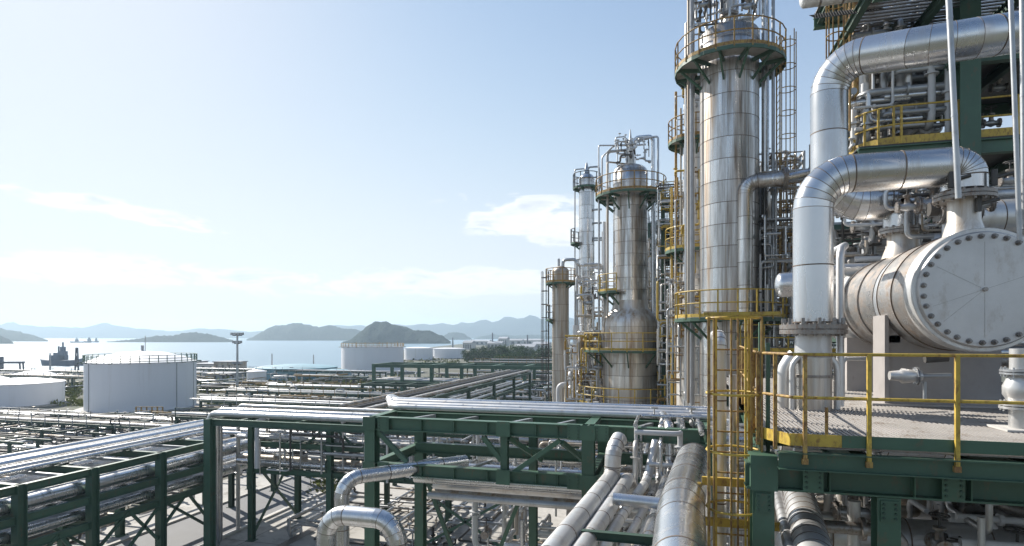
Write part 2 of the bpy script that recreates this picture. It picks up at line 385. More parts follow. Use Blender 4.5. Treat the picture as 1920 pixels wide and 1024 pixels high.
def ring_platform(parent, cx, cy, z, ri, ro, a0=0, a1=360, npost=16, mat=yellow, sides=24, deck=None, steel=None, brk=8, rr=.03, h=1.1, toe=True):
    steel = steel or green; A = [R(a0+(a1-a0)*i/sides) for i in range(sides+1)]
    mb = MB(); th = .05
    for a, b_ in zip(A, A[1:]):
        ca, sa, cb, sb = math.cos(a), math.sin(a), math.cos(b_), math.sin(b_)
        vs = [(cx+ri*ca, cy+ri*sa, z-th), (cx+ro*ca, cy+ro*sa, z-th), (cx+ro*cb, cy+ro*sb, z-th), (cx+ri*cb, cy+ri*sb, z-th)]
        vs += [(x, y, z) for x, y, _ in vs]
        mb.add(vs, [(0,1,2,3),(7,6,5,4),(0,4,5,1),(1,5,6,2),(2,6,7,3),(3,7,4,0)])
    pf = mb.build('platform', deck or grate, parent)
    e = [V((cx+ro*math.cos(a), cy+ro*math.sin(a), z)) for a in A]
    m1 = MB()
    for a, b_ in zip(e, e[1:]): m1.bar(a-V((0,0,.11)), b_-V((0,0,.11)), .05, .15)
    m1.build('edge_beam', steel, pf)
    if toe:
        m2 = MB()
        for a, b_ in zip(e, e[1:]): m2.bar(a+V((0,0,.06)), b_+V((0,0,.06)), .015, .14)
        m2.build('toe_board', mat, pf)
    for nm, hh in (('top_rail', h), ('middle_rail', h*.52)): MB().tube([p+V((0,0,hh)) for p in e], rr, 6).build(nm, mat, pf)
    for i in range(npost+(0 if a1-a0 >= 360 else 1)):
        a = R(a0+(a1-a0)*i/npost); q = V((cx+ro*math.cos(a), cy+ro*math.sin(a), z))
        MB().bar(q-V((0,0,.1)), q+V((0,0,h)), rr*2, rr*2).build('post', mat, pf)
    for i in range(brk):
        a = R(a0+(a1-a0)*(i+.5)/brk); ca, sa = math.cos(a), math.sin(a)
        m = MB().bar((cx+(ri-.15)*ca, cy+(ri-.15)*sa, z-.13), (cx+ro*ca, cy+ro*sa, z-.13), .08, .16)
        m.bar((cx+(ri-.15)*ca, cy+(ri-.15)*sa, z-1.0*(ro-ri)), (cx+(ro-.2)*ca, cy+(ro-.2)*sa, z-.2), .07, .1)
        m.build('bracket', steel, pf)
    return pf
def panel_mesh(r, h, na, mat, lip=.014):
    mb = MB(); k = 5; g = .007/r; A = [g+(2*math.pi/na-2*g)*i/k for i in range(k+1)]
    prof = [(r, h-.012), (r, .0)]
    vs = [(p*math.cos(a), p*math.sin(a), z) for p, z in prof for a in A]; K = k+1
    fs = [(i*K+j, (i+1)*K+j, (i+1)*K+j+1, i*K+j+1) for i in range(len(prof)-1) for j in range(k)]
    mb.add(vs, fs, True); me = bpy.data.meshes.new('cladding_panel')
    me.from_pydata(mb.v, [], mb.f); me.polygons.foreach_set('use_smooth', [i < k or False for i in range(len(mb.f))]); me.materials.append(mat); return me
def clad_shell(root, cx, cy, z0, z1, r, h, na, mat):
    wl = wloc(root); n = max(1, round((z1-z0)/h)); hh = (z1-z0)/n; me = panel_mesh(r, hh, na, mat)
    core = MB().lathe((cx, cy, 0), [(r-.03, z0), (r-.03, z1), (.01, z1)], 32).build('shell', dark, root)
    band = [(r+.002, -.012), (r+.007, -.012), (r+.007, .012), (r+.002, .012)]; sb = MB()
    for i in range(n): sb.lathe((cx, cy, z0+hh*i), band, 40, False)
    tag(sb.build('seam_bands', seamm, root), None, kind='stuff')
    for i in range(n):
        for j in range(na):
            shared('cladding_panel', me, root, (cx-wl.x, cy-wl.y, z0+hh*i-wl.z), (0, 0, 2*math.pi*(j+.5*(i % 2)*.6)/na))
def dome(cx, cy, z, r, hgt, n=28, k=7):
    return [(r*math.cos(math.pi/2*i/k)+.0001, z+hgt*math.sin(math.pi/2*i/k)) for i in range(k+1)]
# a hand valve, copied where the photo shows fittings
def make_valve(loc, s=1.0, label='', group=None, ax='x', mats=(flangem, galv, dark)):
    root = thing('valve', loc, label, 'valve', group); x, y, z = loc; a = V((1,0,0)) if ax == 'x' else V((0,1,0)); p = V(loc)
    mb = MB().tube([p-a*.3*s, p-a*.12*s, p, p+a*.12*s, p+a*.3*s], [.09*s, .12*s, .17*s, .12*s, .09*s], 12); mb.build('body', mats[1], root)
    MB().flange(p-a*.3*s, a, .2*s, .03*s, 8, 14).build('flange', mats[0], root); MB().flange(p+a*.3*s, a, .2*s, .03*s, 8, 14).build('flange', mats[0], root)
    MB().tube([p+V((0,0,.1*s)), p+V((0,0,.34*s)), p+V((0,0,.36*s)), p+V((0,0,.42*s))], [.1*s, .08*s, .14*s, .14*s], 10).build('bonnet', mats[0], root)
    MB().tube([p+V((0,0,.42*s)), p+V((0,0,.75*s))], .025*s, 6).build('stem', mats[2], root)
    hw = [p+V((.2*s*math.cos(t_), .2*s*math.sin(t_), .7*s)) for t_ in [2*math.pi*i/14 for i in range(15)]]
    m = MB().tube(hw, .02*s, 5, False)
    for i in (0, 5, 9): m.bar(p+V((0,0,.7*s)), hw[i], .02*s)
    m.build('handwheel', mats[2], root); return root
VALVES = {}
def valve(loc, s=1.0, label='', group=None, ax='x', rot=(0,0,0)):
    if ax not in VALVES:
        VALVES[ax] = make_valve(V((0,0,0)), 1.0, label, group, ax); o = VALVES[ax]
    else: o = copy_tree(VALVES[ax])
    o.location = loc; o.scale = (s, s, s); o.rotation_euler = rot; tag(o, label, 'valve', group); return o
# steel frames: every column, beam and brace a part
def steel_frame(name, label, xs, ys, levels, z0=0, cw=.3, bw=.22, bh=.32, mat=green, braces=(), cat='steel frame', skip=(), beams=True, ib=True, group=None, cross=1):
    root = thing(name, (xs[0], ys[0], z0), label, cat, group); zt = max(levels)
    for x in xs:
        for y in ys:
            if (x, y) in skip: continue
            mb = MB()
            if ib: mb.ibeam((x, y, z0), (x, y, zt), cw, cw, up=(0,1,0))
            else: mb.bar((x, y, z0), (x, y, zt), cw, cw)
            if z0 == 0: mb.box(x-cw*.8, x+cw*.8, y-cw*.8, y+cw*.8, 0.0, .04)
            mb.build('column', mat, root)
    for z in levels:
        zb = z-bh/2
        for y in ys:
            for a, b_ in zip(xs, xs[1:]):
                m = MB(); (m.ibeam if ib else m.bar)((a+cw*.5, y, zb), (b_-cw*.5, y, zb), bw, bh); m.build('beam', mat, root)
        for x in xs:
            for a, b_ in zip(ys, ys[1:]):
                m = MB(); (m.ibeam if ib else m.bar)((x, a+cw*.5, zb), (x, b_-cw*.5, zb), bw, bh); m.build('cross_beam', mat, root)
        if cross > 1:
            for a, b_ in zip(xs, xs[1:]):
                for j in range(1, cross):
                    x = a+(b_-a)*j/cross; MB().bar((x, ys[0]+bw*.5, z-.06), (x, ys[-1]-bw*.5, z-.06), .1, .1).build('joist', mat, root)
    for p, q in braces: MB().bar(p, q, .11, .13).build('brace', mat, root)
    return root
def spool(x0,x1,y0,y1,z0,z1,n,rs,lab,grp,mats,legs=5,seg=(0.6,3)):
    ml = list(dict.fromkeys(mats)); V_, F_, S_, M_ = [], [], [], []
    for _ in range(n):
        p = V((random.uniform(x0,x1),random.uniform(y0,y1),random.uniform(z0,z1))); pts = [p.copy()]; ax = random.randrange(3)
        for k in range(random.randint(2,legs)):
            d = random.uniform(*seg)*random.choice((-1,1)); q = pts[-1].copy(); q[ax] += d
            q.x = min(max(q.x,x0),x1); q.y = min(max(q.y,y0),y1); q.z = min(max(q.z,z0),z1)
            if (q-pts[-1]).length > .25: pts.append(q)
            ax = (ax+random.choice((1,2))) % 3
        if len(pts) > 1:
            r = random.uniform(*rs); q_, _a = fillet(pts, r*2.6, R(24)); mb = MB().tube(q_, r, 8)
            for a, b_ in zip(pts, pts[1:]):
                if random.random() < .35: mb.tube([a.lerp(b_, .45), a.lerp(b_, .45)+(b_-a).normalized()*.06], r*1.8, 8)
                if random.random() < .25:
                    c_ = a.lerp(b_, .6); mb.tube([c_, c_+V((0,0,r*3+.1))], r*.5, 5); mb.tube([c_+V((0,0,r*3+.08)), c_+V((0,0,r*3+.11))], r*1.6+.03, 8)
            k = len(V_); V_ += mb.v; F_ += [tuple(i+k for i in f) for f in mb.f]; S_ += mb.s; M_ += [ml.index(random.choice(mats))]*len(mb.f)
    me = bpy.data.meshes.new('small_pipework'); me.from_pydata(V_, [], F_); me.polygons.foreach_set('use_smooth', S_); me.polygons.foreach_set('material_index', M_)
    for m_ in ml: me.materials.append(m_)
    o = bpy.data.objects.new('small_pipework', me); COL.objects.link(o)
    return tag(o, 'tangle of '+grp, 'pipework', kind='stuff')
mixm = [alu, alud, galv, aluw, whitep, alud, tan]
# ================================================================ GROUND, SEA, HILLS
random.seed(11)
cp = [(-130, 812), (0, 700), (60, 697), (160, 694), (380, 690), (640, 690), (655, 672), (760, 656), (860, 645.5), (1040, 642), (1500, 641), (2400, 641)]
coast = [G(x, y) for x, y in cp[1:]]
mb = MB(); pts = [V((-900, 120, 0)), V((-900, -300, 0)), V((1500, -300, 0)), V((1500, coast[-1].y, 0))]+coast[::-1]
mb.add([(p.x, p.y, 0) for p in pts], [tuple(range(len(pts)))])
ground = struct('ground', mb, gravelm)
mb = MB(); edge = [(-900, 120)]+[(p.x, p.y) for p in coast]
for a, b_ in zip(edge, edge[1:]): mb.add([(*a, 0), (*b_, 0), (b_[0], b_[1], -2.5), (*a, -2.5)], [(0, 1, 2, 3)])
struct('sea_wall', mb, concrete)
mb = MB(); n = 72; mb.add([(4600*math.cos(2*math.pi*i/n), 4600*math.sin(2*math.pi*i/n), -1.2) for i in range(n)], [tuple(range(n))]); struct('sea', mb, seam)
# concrete yards (4 mm steps), road and kerbs
mb = MB(); mb.add([(-36, 5, .004), (60, 5, .004), (60, 60, .004), (-36, 60, .004)], [(0,1,2,3)]); struct('concrete_yard', mb, concrete)
mb = MB(); mb.add([(-110, 0, .004), (-41.5, 0, .004), (-41.5, 66, .004), (-110, 66, .004)], [(0,1,2,3)]); struct('concrete_pavement', mb, concrete)
def strip(name, a, b_, w, z, mat):
    a = V(a); b_ = V(b_); d = (b_-a).normalized(); nn = V((d.y, -d.x, 0))*w/2; mb = MB()
    mb.add([(p.x, p.y, z) for p in (a-nn, a+nn, b_+nn, b_-nn)], [(0,1,2,3)]); return struct(name, mb, mat)
strip('road', (-28.3, -20, 0), (-28.3, 43, 0), 5.0, .008, asphalt)
strip('side_road', (-60, 46, 0), (40, 46, 0), 6, .012, asphalt)
strip('edge_line', (-26.05, -20, 0), (-26.05, 42.6, 0), .12, .016, linem)
for x in (-30.95, -25.7):
    mb = MB(); mb.box(x-.12, x+.12, -20, 42.8, 0, .13); struct('kerb', mb, kerbm)
for (cx, cy, w, d) in ((-16, 25, 7, 5), (-4, 27, 5, 6), (-20, 41, 9, 4), (-6, 38, 10, 5), (-50, 40, 12, 20), (-60, 22, 16, 12)):
    mb = MB(); mb.box(cx-w/2, cx+w/2, cy-d/2, cy+d/2, .005, .16); struct('concrete_pad', mb, kerbm)

for k, (x, y, w, d) in enumerate(((-21.5,33,.6,9),(-19,24,7,.5),(-24.2,20,.5,16),(-14,30.5,9,.5),(-12,22,.5,8))):
    mb = MB(); i = 0; long_x = w > d; L_ = max(w, d)
    while i < L_:
        if long_x: mb.box(x-w/2+i, x-w/2+i+.06, y-d/2, y+d/2, .018, .03)
        else: mb.box(x-w/2, x+w/2, y-d/2+i, y-d/2+i+.06, .018, .03)
        i += .14
    struct('drain_grating', mb, flangem)
    strip('drain_channel', (x-w/2, y, 0) if long_x else (x, y-d/2, 0), (x+w/2, y, 0) if long_x else (x, y+d/2, 0), d if long_x else w, .014, dark)
def hill(name, out, D, depth, label, seed=0, kx=60, ky=14, mat=hillm):
    mb = MB(); n0 = V((seed*7.3, 0, 0)); xs = []
    for i in range(kx+1):
        px = out[0][0]+(out[-1][0]-out[0][0])*i/kx
        for (a, ha), (b_, hb) in zip(out, out[1:]):
            if a <= px <= b_: py = ha+(hb-ha)*((px-a)/(b_-a)); break
        xs.append((px, py))
    vs = []
    for px, py in xs:
        top = P(px, py, D)
        for j in range(ky+1):
            v = -1+2*j/ky; q = P(px, HZ, D+v*depth*(.45 if v < 0 else 1)); hgt = (top.z+1.5)*max(0, 1-abs(v)**1.7)
            hgt *= 1+.3*noise.noise(V((q.x*5/depth, q.y*5/depth, seed)))+.12*noise.noise(V((q.x*16/depth, q.y*16/depth, seed)))*(1-abs(1-abs(v))**4)
            hgt += 2.2*D/1000*noise.noise(V((q.x*40/depth, q.y*40/depth, seed+3)))*(hgt > 2)
            vs.append((q.x, q.y, -1.5+hgt))
    K = ky+1; mb.add(vs, [(i*K+j, (i+1)*K+j, (i+1)*K+j+1, i*K+j+1) for i in range(kx) for j in range(ky)], True)
    o = mb.build(name, mat, loc=(0,0,0)); o['kind'] = 'structure'; return o
hill('hill', [(640,643),(655,638),(672,626),(690,613),(705,606),(718,603.5),(735,606),(755,613),(780,619),(810,624),(830,630),(845,641)], 1050, 110, '', 1, 110, 26)
hill('hill', [(462,637),(478,630),(500,618),(520,610),(545,606),(575,608),(600,611),(640,614),(660,617),(675,622),(700,630),(720,637)], 1800, 300, '', 2, 80)
hill('hill', [(200,641),(250,637),(290,632),(330,628),(365,624),(390,627),(420,634),(440,640)], 1300, 160, '', 3, 60)
hill('hill', [(-220,640),(-120,608),(-40,612),(0,617),(30,622),(60,629),(90,638)], 1500, 300, '', 4, 60)
hill('hill', [(-120,648),(-40,630),(0,631),(15,636),(26,643)], 1000, 60, '', 5, 40)
hill('hill', [(822,638),(840,626),(855,623),(870,626),(885,636)], 2100, 200, '', 6, 30)
hill('hill', [(880,637),(920,627),(960,630),(1000,628),(1040,631),(1100,627),(1200,636)], 2500, 250, '', 7, 60)
hill('distant_hills', [(-500,632),(-300,612),(-100,609),(0,607),(60,612),(110,616),(150,614),(195,609),(230,613),(280,619),(330,621),(400,617),(460,622),(540,621),(600,616),(650,611),(700,614),(780,610),(850,606),(920,603),(980,597),(1030,595),(1100,599),(1250,606),(1500,610),(1900,606),(2300,632)], 3600, 450, '', 8, 240)
# ================================================================ FAR SHORE
def boat(px, py, D, Lh, hh, label, mast=6, name='ship', houses=((.3,.2,3),), mat=shipm):
    c = P(px, py, D); c.z = -1.2; root = thing(name, c, label, 'ship'); a = V((cs, sn, 0)); w = V((-sn, cs, 0))*Lh*.09; mb = MB(); vs = []
    for u, k, z in ((-.5, .5, 1), (-.42, .95, .85), (0, 1, .75), (.35, .95, .85), (.5, .12, 1.15)):
        for s_ in (-1, 1):
            vs += [c+a*Lh*u*.94+w*s_*k*.7+V((0,0,-.5)), c+a*Lh*u+w*s_*k+V((0,0,hh*z))]
    fs = []
    for i in range(4):
        k = i*4; fs += [(k,k+1,k+5,k+4), (k+2,k+6,k+7,k+3), (k+1,k+3,k+7,k+5)]
    fs += [(0,2,3,1), (16,17,19,18)]; mb.add(vs, fs); mb.build('hull', mat, root)
    for u, l, h_ in houses:
        q = c+a*Lh*u; p0 = q-a*Lh*l/2; p1 = q+a*Lh*l/2; z = hh*.8
        MB().bar(p0+V((0,0,z+h_/2)), p1+V((0,0,z+h_/2)), w.length*1.2, h_).build('deckhouse', mat, root)
        MB().bar(q-a*Lh*l/4+V((0,0,z+h_+h_*.25)), q+a*Lh*l/4+V((0,0,z+h_+h_*.25)), w.length, h_*.5).build('bridge', mat, root)
        MB().bar(q+V((0,0,z+h_*1.4)), q+V((0,0,z+h_+mast)), .5, .5).build('mast', mat, root)
    return root
boat(118, 680, 262, 19, 3.0, 'dark grey ship moored beyond the low tanks at left', 4, houses=((-.1,.38,2.2),(.0,.15,4)))
boat(152, 641, 1150, 42, 3, 'distant cargo ship on the bright water at left', 4, houses=((-.2,.1,4),(.38,.1,5)))
boat(172, 639, 1200, 30, 3, 'smaller far vessel just right of the distant cargo ship', 4, houses=((.3,.1,4),))
def mast_light(px, pyb, pyt, label, heads=True, r=.16):
    b0 = G(px, pyb); D = (CAMH)*FP/(pyb-HZ); top = P(px, pyt, D); root = thing('light_mast', b0, label, 'light mast')
    MB().tube([b0, top], [r*1.5, r], 8).build('pole', galv, root)
    if heads:
        for dz_, w in ((-.2, .95), (-1.6, .6), (-5.2, .7)):
            MB().bar(top+V((-w, 0, dz_)), top+V((w, 0, dz_)), .12).build('crossarm', dark, root)
            for k in (-1, -.4, .4, 1):
                q = top+V((w*k, 0, dz_)); MB().box(q.x-.24, q.x+.24, q.y-.3, q.y+.2, q.z+.05, q.z+.5).build('floodlight', galv, root)
    return root
mast_light(445, 760, 627, 'tall floodlight mast on the yard right of the big white tank')
mast_light(94, 700, 662, 'thin pole left of the dark pylon by the grey ship', False, .2)
mast_light(510, 697, 663, 'bare pole above the teal and white tank', False, .18)
mast_light(588, 695, 665, 'bare pole right of the other over the teal tank', False, .18)
mast_light(924, 652, 624, 'grey chimney on the far shore', False, .9) if False else None
b0 = G(144, 705); root = thing('pylon', b0, 'dark lattice pylon between the ship and the white tank', 'pylon')
mb = MB(); ht = P(144, 652, 12*FP/75).z
for i in range(4):
    for dx_ in (-1, 1): mb.bar(b0+V((dx_*.8*(1-i/6), 0, ht*i/4)), b0+V((dx_*.8*(1-(i+1)/6), 0, ht*(i+1)/4)), .3)
    mb.bar(b0+V((-.8*(1-i/6), 0, ht*i/4)), b0+V((.8*(1-(i+1)/6), 0, ht*(i+1)/4)), .2); mb.bar(b0+V((.8*(1-i/6), 0, ht*i/4)), b0+V((-.8*(1-(i+1)/6), 0, ht*(i+1)/4)), .2)
mb.build('lattice', shipm, root)
root = thing('gantry_crane', G(18, 702), 'small dark loading gantry on the quay at far left', 'crane')
c = G(18, 702); MB().bar(c+V((-5,0,0)), c+V((-5,0,5.5)), 2.2, 2).build('tower', shipm, root); MB().bar(c+V((-5,0,3.6)), c+V((6,0,3.8)), .6, .7).build('boom', shipm, root)
for d in (4.6, 6): MB().bar(c+V((d,0,0)), c+V((d-.4,0,3.8)), .35).build('leg', shipm, root)
# far-shore sheds
sheds = [(902,641,780,26,5),(930,645,560,14,5),(958,641,800,34,6),(985,648,440,16,4),(1000,641,820,30,6),(1016,646,520,14,5),(880,646,520,8,6),(945,642,700,10,9),(1110,640,800,40,7),(1250,645,500,30,6)]
WH = ['long grey shed on the far shore','low white shed before the far shore','wide dark-roofed warehouse across the bay','small pale shed near the trees','far warehouse left of the tan tower','pale block beside the tan tower','small tower-like block at the water edge','tall narrow silo building on the far shore','far shed behind the slim tower','shed behind the big tower']
for (px, py, D, w, h_), lb in zip(sheds, WH):
    c = P(px, py, D); c.z = 0; root = thing('warehouse', c, lb, 'building'); MB().box(c.x-w/2, c.x+w/2, c.y-6, c.y+6, 0, h_).build('wall', wallm, root)
    m = MB(); m.add([(c.x-w/2-.5,c.y-6.5,h_+.01),(c.x+w/2+.5,c.y-6.5,h_+.01),(c.x+w/2+.5,c.y+6.5,h_+.01),(c.x-w/2-.5,c.y+6.5,h_+.01),(c.x-w/2-.5,c.y,h_+2),(c.x+w/2+.5,c.y,h_+2)], [(0,1,5,4),(2,3,4,5),(0,4,3),(1,2,5),(0,3,2,1)]); m.build('roof', rooff, root)
    for k in range(4):
        x = c.x-w/2+w*(k+.5)/4; MB().box(x-w*.06, x+w*.06, c.y-6.06, c.y-6, 1, h_*.75).build('door', dark, root)
for px, pt, D, lb in ((923.5,624,560,'dark chimney on the far shore, the taller'),(989,628,500,'thin chimney on the far shore near the tan tower'),(849,633,600,'short chimney behind the tank farm')):
    c = P(px, HZ, D); tag(MB().tube([(c.x,c.y,0), (c.x,c.y,P(px,pt,D).z)], [.9,.6], 8).build('chimney', shipm), lb, 'chimney')
# ================================================================ TANKS
def tank(px0, px1, pyt, pyb, label, mat=white, roof=1.2, rail=None, band=None, D=None, stair=False, name='storage_tank', floating=False):
    pc = (px0+px1)/2; Df = CAMH*FP/(pyb-HZ) if D is None else D; zt = CAMH+(HZ-pyt)/FP*Df
    r = (px1-px0)/2/FP*Df; tt = (pc-960)/FP; r = r*math.sqrt(1+2*r/Df)/(1+tt*tt)**.64; c = P(pc, HZ, Df+r); cx, cy = c.x, c.y
    root = thing(name, (cx, cy, 0), label, 'storage tank'); n = 64
    hs = [0]+[zt*k/5 for k in range(1, 6)]
    for k in range(5):
        MB().lathe((cx,cy,0), [(r-.004*(k % 2), hs[k]), (r-.004*(k % 2), hs[k+1])], n).build('plate_course', mat, root)
    MB().lathe((cx,cy,0), [(r+.02, zt-.12), (r+.12, zt-.12), (r+.12, zt), (r-.1, zt)], n, False).build('rim', mat if not floating else galv, root)
    if floating: MB().lathe((cx,cy,0), [(r-.1, zt-.9), (.01, zt-.8)], n).build('floating_roof', mat, root)
    else: MB().lathe((cx,cy,0), [(r-.02, zt-.03), (r*.75, zt+roof*.45), (r*.4, zt+roof*.86), (.01, zt+roof)], n).build('roof', mat, root)
    MB().lathe((cx,cy,0), [(r+1.2, 0), (r+1.2, .25), (r, .25)], n, False).build('foundation_ring', concrete, root)
    if rail:
        ring = [V((cx+r*1.01*math.cos(a), cy+r*1.01*math.sin(a), zt)) for a in [2*math.pi*i/40 for i in range(41)]]
        for nm, hh in (('top_rail', 1.1), ('middle_rail', .6), ('lower_rail', .2)): MB().tube([p+V((0,0,hh)) for p in ring], .05, 5, False).build(nm, rail, root)
        for p in ring[:-1]: MB().bar(p, p+V((0,0,1.1)), .09).build('post', rail, root)
        for p in ring[:-1:2]: MB().bar(p+V((0,0,-.1)), p+(V((cx,cy,zt))-p).normalized()*-.8+V((0,0,-.1)), .1).build('bracket', rail, root)
    if stair:
        a0 = math.atan2(-cy, -cx); m = MB()
        for k in range(40):
            a = a0+R(18)+R(50)*k/40; q = V((cx+(r+.4)*math.cos(a), cy+(r+.4)*math.sin(a), zt*k/40)); m.bar(q+V((0,0,-.05)), q+V((0,0,.02)), .7, .3); 
            if k % 4 == 0: m.bar(q, q+V((0,0,1)), .04)
        tag(m.build('stair', galv, root), None, kind='stuff')
    return root, cx, cy, zt, r
T1, tx, ty, tz, tr = tank(157, 377, 681, 777, 'large white tank with green railing round its domed roof', rail=green, roof=1.7)
a0 = math.atan2(-ty, -tx)
for off, lb in ((-62, 'seam_pipe'), (66, 'drain_pipe'), (36, 'seam_pipe')):
    a = a0+R(off); MB().tube([(tx+(tr+.06)*math.cos(a), ty+(tr+.06)*math.sin(a), 0), (tx+(tr+.06)*math.cos(a), ty+(tr+.06)*math.sin(a), tz)], .05, 6).build('drain_pipe', galv, T1)
MB().tube([(tx,ty,tz+1.5),(tx,ty,tz+2.6)], .22, 8).build('roof_vent', galv, T1); MB().tube([(tx+.6,ty,tz+1.4),(tx+.6,ty,tz+4.2)], .05, 6).build('vent_rod', galv, T1)
tank(640, 758, 651, 700, 'tall white tank with floating roof and poles behind the green rack', floating=True, rail=rusty)
c = P(700, 651, 12*FP/70)
for px in (668, 685, 712, 726, 745): 
    q = P(px, 651, 12*FP/70+random.uniform(1,14)); tag(MB().tube([(q.x,q.y,q.z-.5),(q.x,q.y,q.z+1.2+random.random())], .08, 5).build('vent_pole', rusty), {668:'leftmost',685:'second',712:'third',726:'fourth',745:'rightmost'}[px]+' thin pole on the roof of the tall floating-roof tank', 'pole')
tank(758, 812, 653, 676, 'white tank right behind the tall floating-roof one', roof=.5, D=290)
tank(810, 872, 654, 672, 'pale grey tank at the end of the row, beside the trees', roof=.4, D=310)
tank(478, 636, 692, 716, 'wide low tank with blue-green lower shell', mat=teal, roof=.8)
tank(462, 500, 697, 722, 'small white tank left of the teal one', roof=.4, D=135)
tank(480, 590, 690, 706, 'white tank peeping over the teal one', roof=.5, D=185)
tank(-60, 131, 722, 768, 'low white tank at the left edge, stained', roof=.7, D=96)
tank(10, 120, 707, 722, 'white tank behind the low stained one', roof=1.2, D=140)
tank(-70, 20, 712, 740, 'white tank cut by the left edge, behind', roof=.8, D=122)
tank(600, 660, 697, 716, 'small pale tank between the teal and tall tanks', roof=.5, D=150, mat=teal)
# ================================================================ TREES AND WEEDS
def leafball(mb, c, r, n, s):
    for _ in range(n):
        d = V((random.gauss(0,1), random.gauss(0,1), random.gauss(0,.8))).normalized()*r*random.random()**.4
        p = c+d; a = V((random.uniform(-1,1), random.uniform(-1,1), random.uniform(-1,1)))*s; b_ = V((random.uniform(-1,1), random.uniform(-1,1), random.uniform(-1,1)))*s
        mb.add([p, p+a, p+a*.4+b_], [(0,1,2)])
def make_tree(loc, h, label, group):
    root = thing('tree', loc, label, 'tree', group); m = MB(); l = V(loc)
    m.tube([l, l+V((.1,0,h*.35)), l+V((0,.1,h*.7))], [h*.035, h*.025, h*.01], 6)
    for k in range(4):
        a = k*1.7; m.tube([l+V((0,0,h*.35)), l+V((math.cos(a)*h*.25, math.sin(a)*h*.25, h*.65))], [h*.015, h*.006], 5)
    m.build('trunk', bark, root); m = MB()
    for k in range(15):
        a = k*2.4; rr_ = h*.36*random.random()**.5; leafball(m, l+V((math.cos(a)*rr_, math.sin(a)*rr_, h*(.28+.55*random.random()))), h*.2, 80, h*.06)
    m.build('crown', leaf, root); return root
tr0 = [make_tree((0,0,0), 5, '', None) for _ in range(3)]
spots = []
for i in range(26):
    px = 874+i*6.2+random.uniform(-2,2); D = random.uniform(240, 300); spots.append((px, D, random.uniform(4.5, 8.5)))
for px, D, h_ in ((945,205,6.5),(953,210,5.5),(936,215,5),(965,222,4.6),(1060,260,7),(1080,240,6),(1120,250,7),(1250,210,9),(1470,160,11),(1500,150,9)): spots.append((px, D, h_))
for i, (px, D, h_) in enumerate(spots):
    o = tr0[i] if i < 3 else copy_tree(tr0[i % 3]); q = P(px, HZ, D); o.location = (q.x, q.y, 0); s_ = h_/5; o.scale = (s_*1.15, s_*1.15, s_); o.rotation_euler = (0,0,random.random()*6)
    tag(o, 'bushy green tree in the dense row before the far shore' if i < 26 else ['taller tree standing forward of the green row','tree just right of the forward one','tree just left of the forward one','small tree at the right of the forward clump','tree behind the slim tower','low tree behind the slim tower','tree between the towers','tree seen behind the process frames','tall tree behind the louvred frame','tree right of the one behind the louvred frame'][i-26], 'tree', 'trees in the row before the far shore' if i < 26 else None)
m = MB()
def weeds(px0, px1, py0, py1, n, s=.35):
    for _ in range(n):
        g = G(random.uniform(px0, px1), random.uniform(py0, py1)); leafball(m, g+V((0,0,.2)), random.uniform(.4, 1.0), 10, s)
weeds(380, 700, 722, 738, 260, 1.0); weeds(400, 560, 752, 775, 260, .8); weeds(640, 1000, 742, 760, 220, .8); weeds(640, 760, 735, 765, 140, .5); weeds(230, 400, 782, 800, 110, .4); weeds(660, 1030, 672, 690, 260, .9)
weeds(100, 160, 752, 762, 50, .5); weeds(380, 480, 704, 724, 120, .9); weeds(120, 156, 722, 745, 70, .6); weeds(540, 700, 708, 722, 120, .8); weeds(545, 690, 855, 885, 90, .3); weeds(590, 640, 905, 925, 40, .25); weeds(700, 1000, 700, 735, 150, .6)
tag(m.build('ground_cover', grassm, loc=(0,0,0)), 'yellow-green weeds growing between the pipe racks', 'weeds', kind='stuff')
# ================================================================ FIELD OF RACKS BEHIND
random.seed(21)
def bg_rack(x0, x1, y0, y1, levels, npipes, lab, sh, mat=dgreen, sp=8, r=(.06,.15), cw=.28, along='x', rail=True):
    L_ = (x1-x0) if along == 'x' else (y1-y0); k = max(2, round(L_/sp)); mats = [alud, galv, dark, alud, aluw, dark, tan, whitep]
    if along == 'x': xs = [x0+L_*i/k for i in range(k+1)]; ys = [y0, y1]
    else: ys = [y0+L_*i/k for i in range(k+1)]; xs = [x0, x1]
    rk = steel_frame('pipe_rack', lab, xs, ys, levels, 0, cw, .18, .26, mat, ib=False, cat='pipe rack')
    for li, z in enumerate(levels):
        n = npipes[li]; tn = ('top' if z == max(levels) else 'lower')
        for j in range(n):
            rr_ = random.uniform(*r); f = (j+.5)/n+random.uniform(-.15,.15)/n
            if along == 'x':
                y = y0+(y1-y0)*f; e0 = x0-random.uniform(0, 3); e1 = x1+random.uniform(0, 3); pts = [(e0, y, z+rr_), (e1, y, z+rr_)]
                if random.random() < .5: xm = random.uniform(x0+2, x1-3); pts = [(e0, y, z+rr_), (xm, y, z+rr_), (xm, y, z+rr_+.6), (xm+1.2, y, z+rr_+.6), (xm+1.2, y, z+rr_), (e1, y, z+rr_)]
                side = 'near'
            else: x = x0+(x1-x0)*f; pts = [(x, y0-random.uniform(0,3), z+rr_), (x, y1+random.uniform(0,3), z+rr_)]; side = 'left'
            pipe(pts, rr_, random.choice(mats), f'{ORD[j]} pipe from the {side} side, {tn} tier of the {sh}', 'pipes on the '+sh, n=7)
    if rail and along == 'x':
        zt = max(levels); m = MB()
        for i in range(int(L_/2)): m.bar((x0+i*2,y0-.2,zt-.4),(x0+i*2,y0-.2,zt+random.uniform(.2,1.1)), .07)
        m.bar((x0,y0-.2,zt+.9),(x0+L_*random.uniform(.3,.8),y0-.2,zt+.9), .06); tag(m.build('handrail', random.choice([rusty, galv, dgreen]), rk), None, kind='stuff')
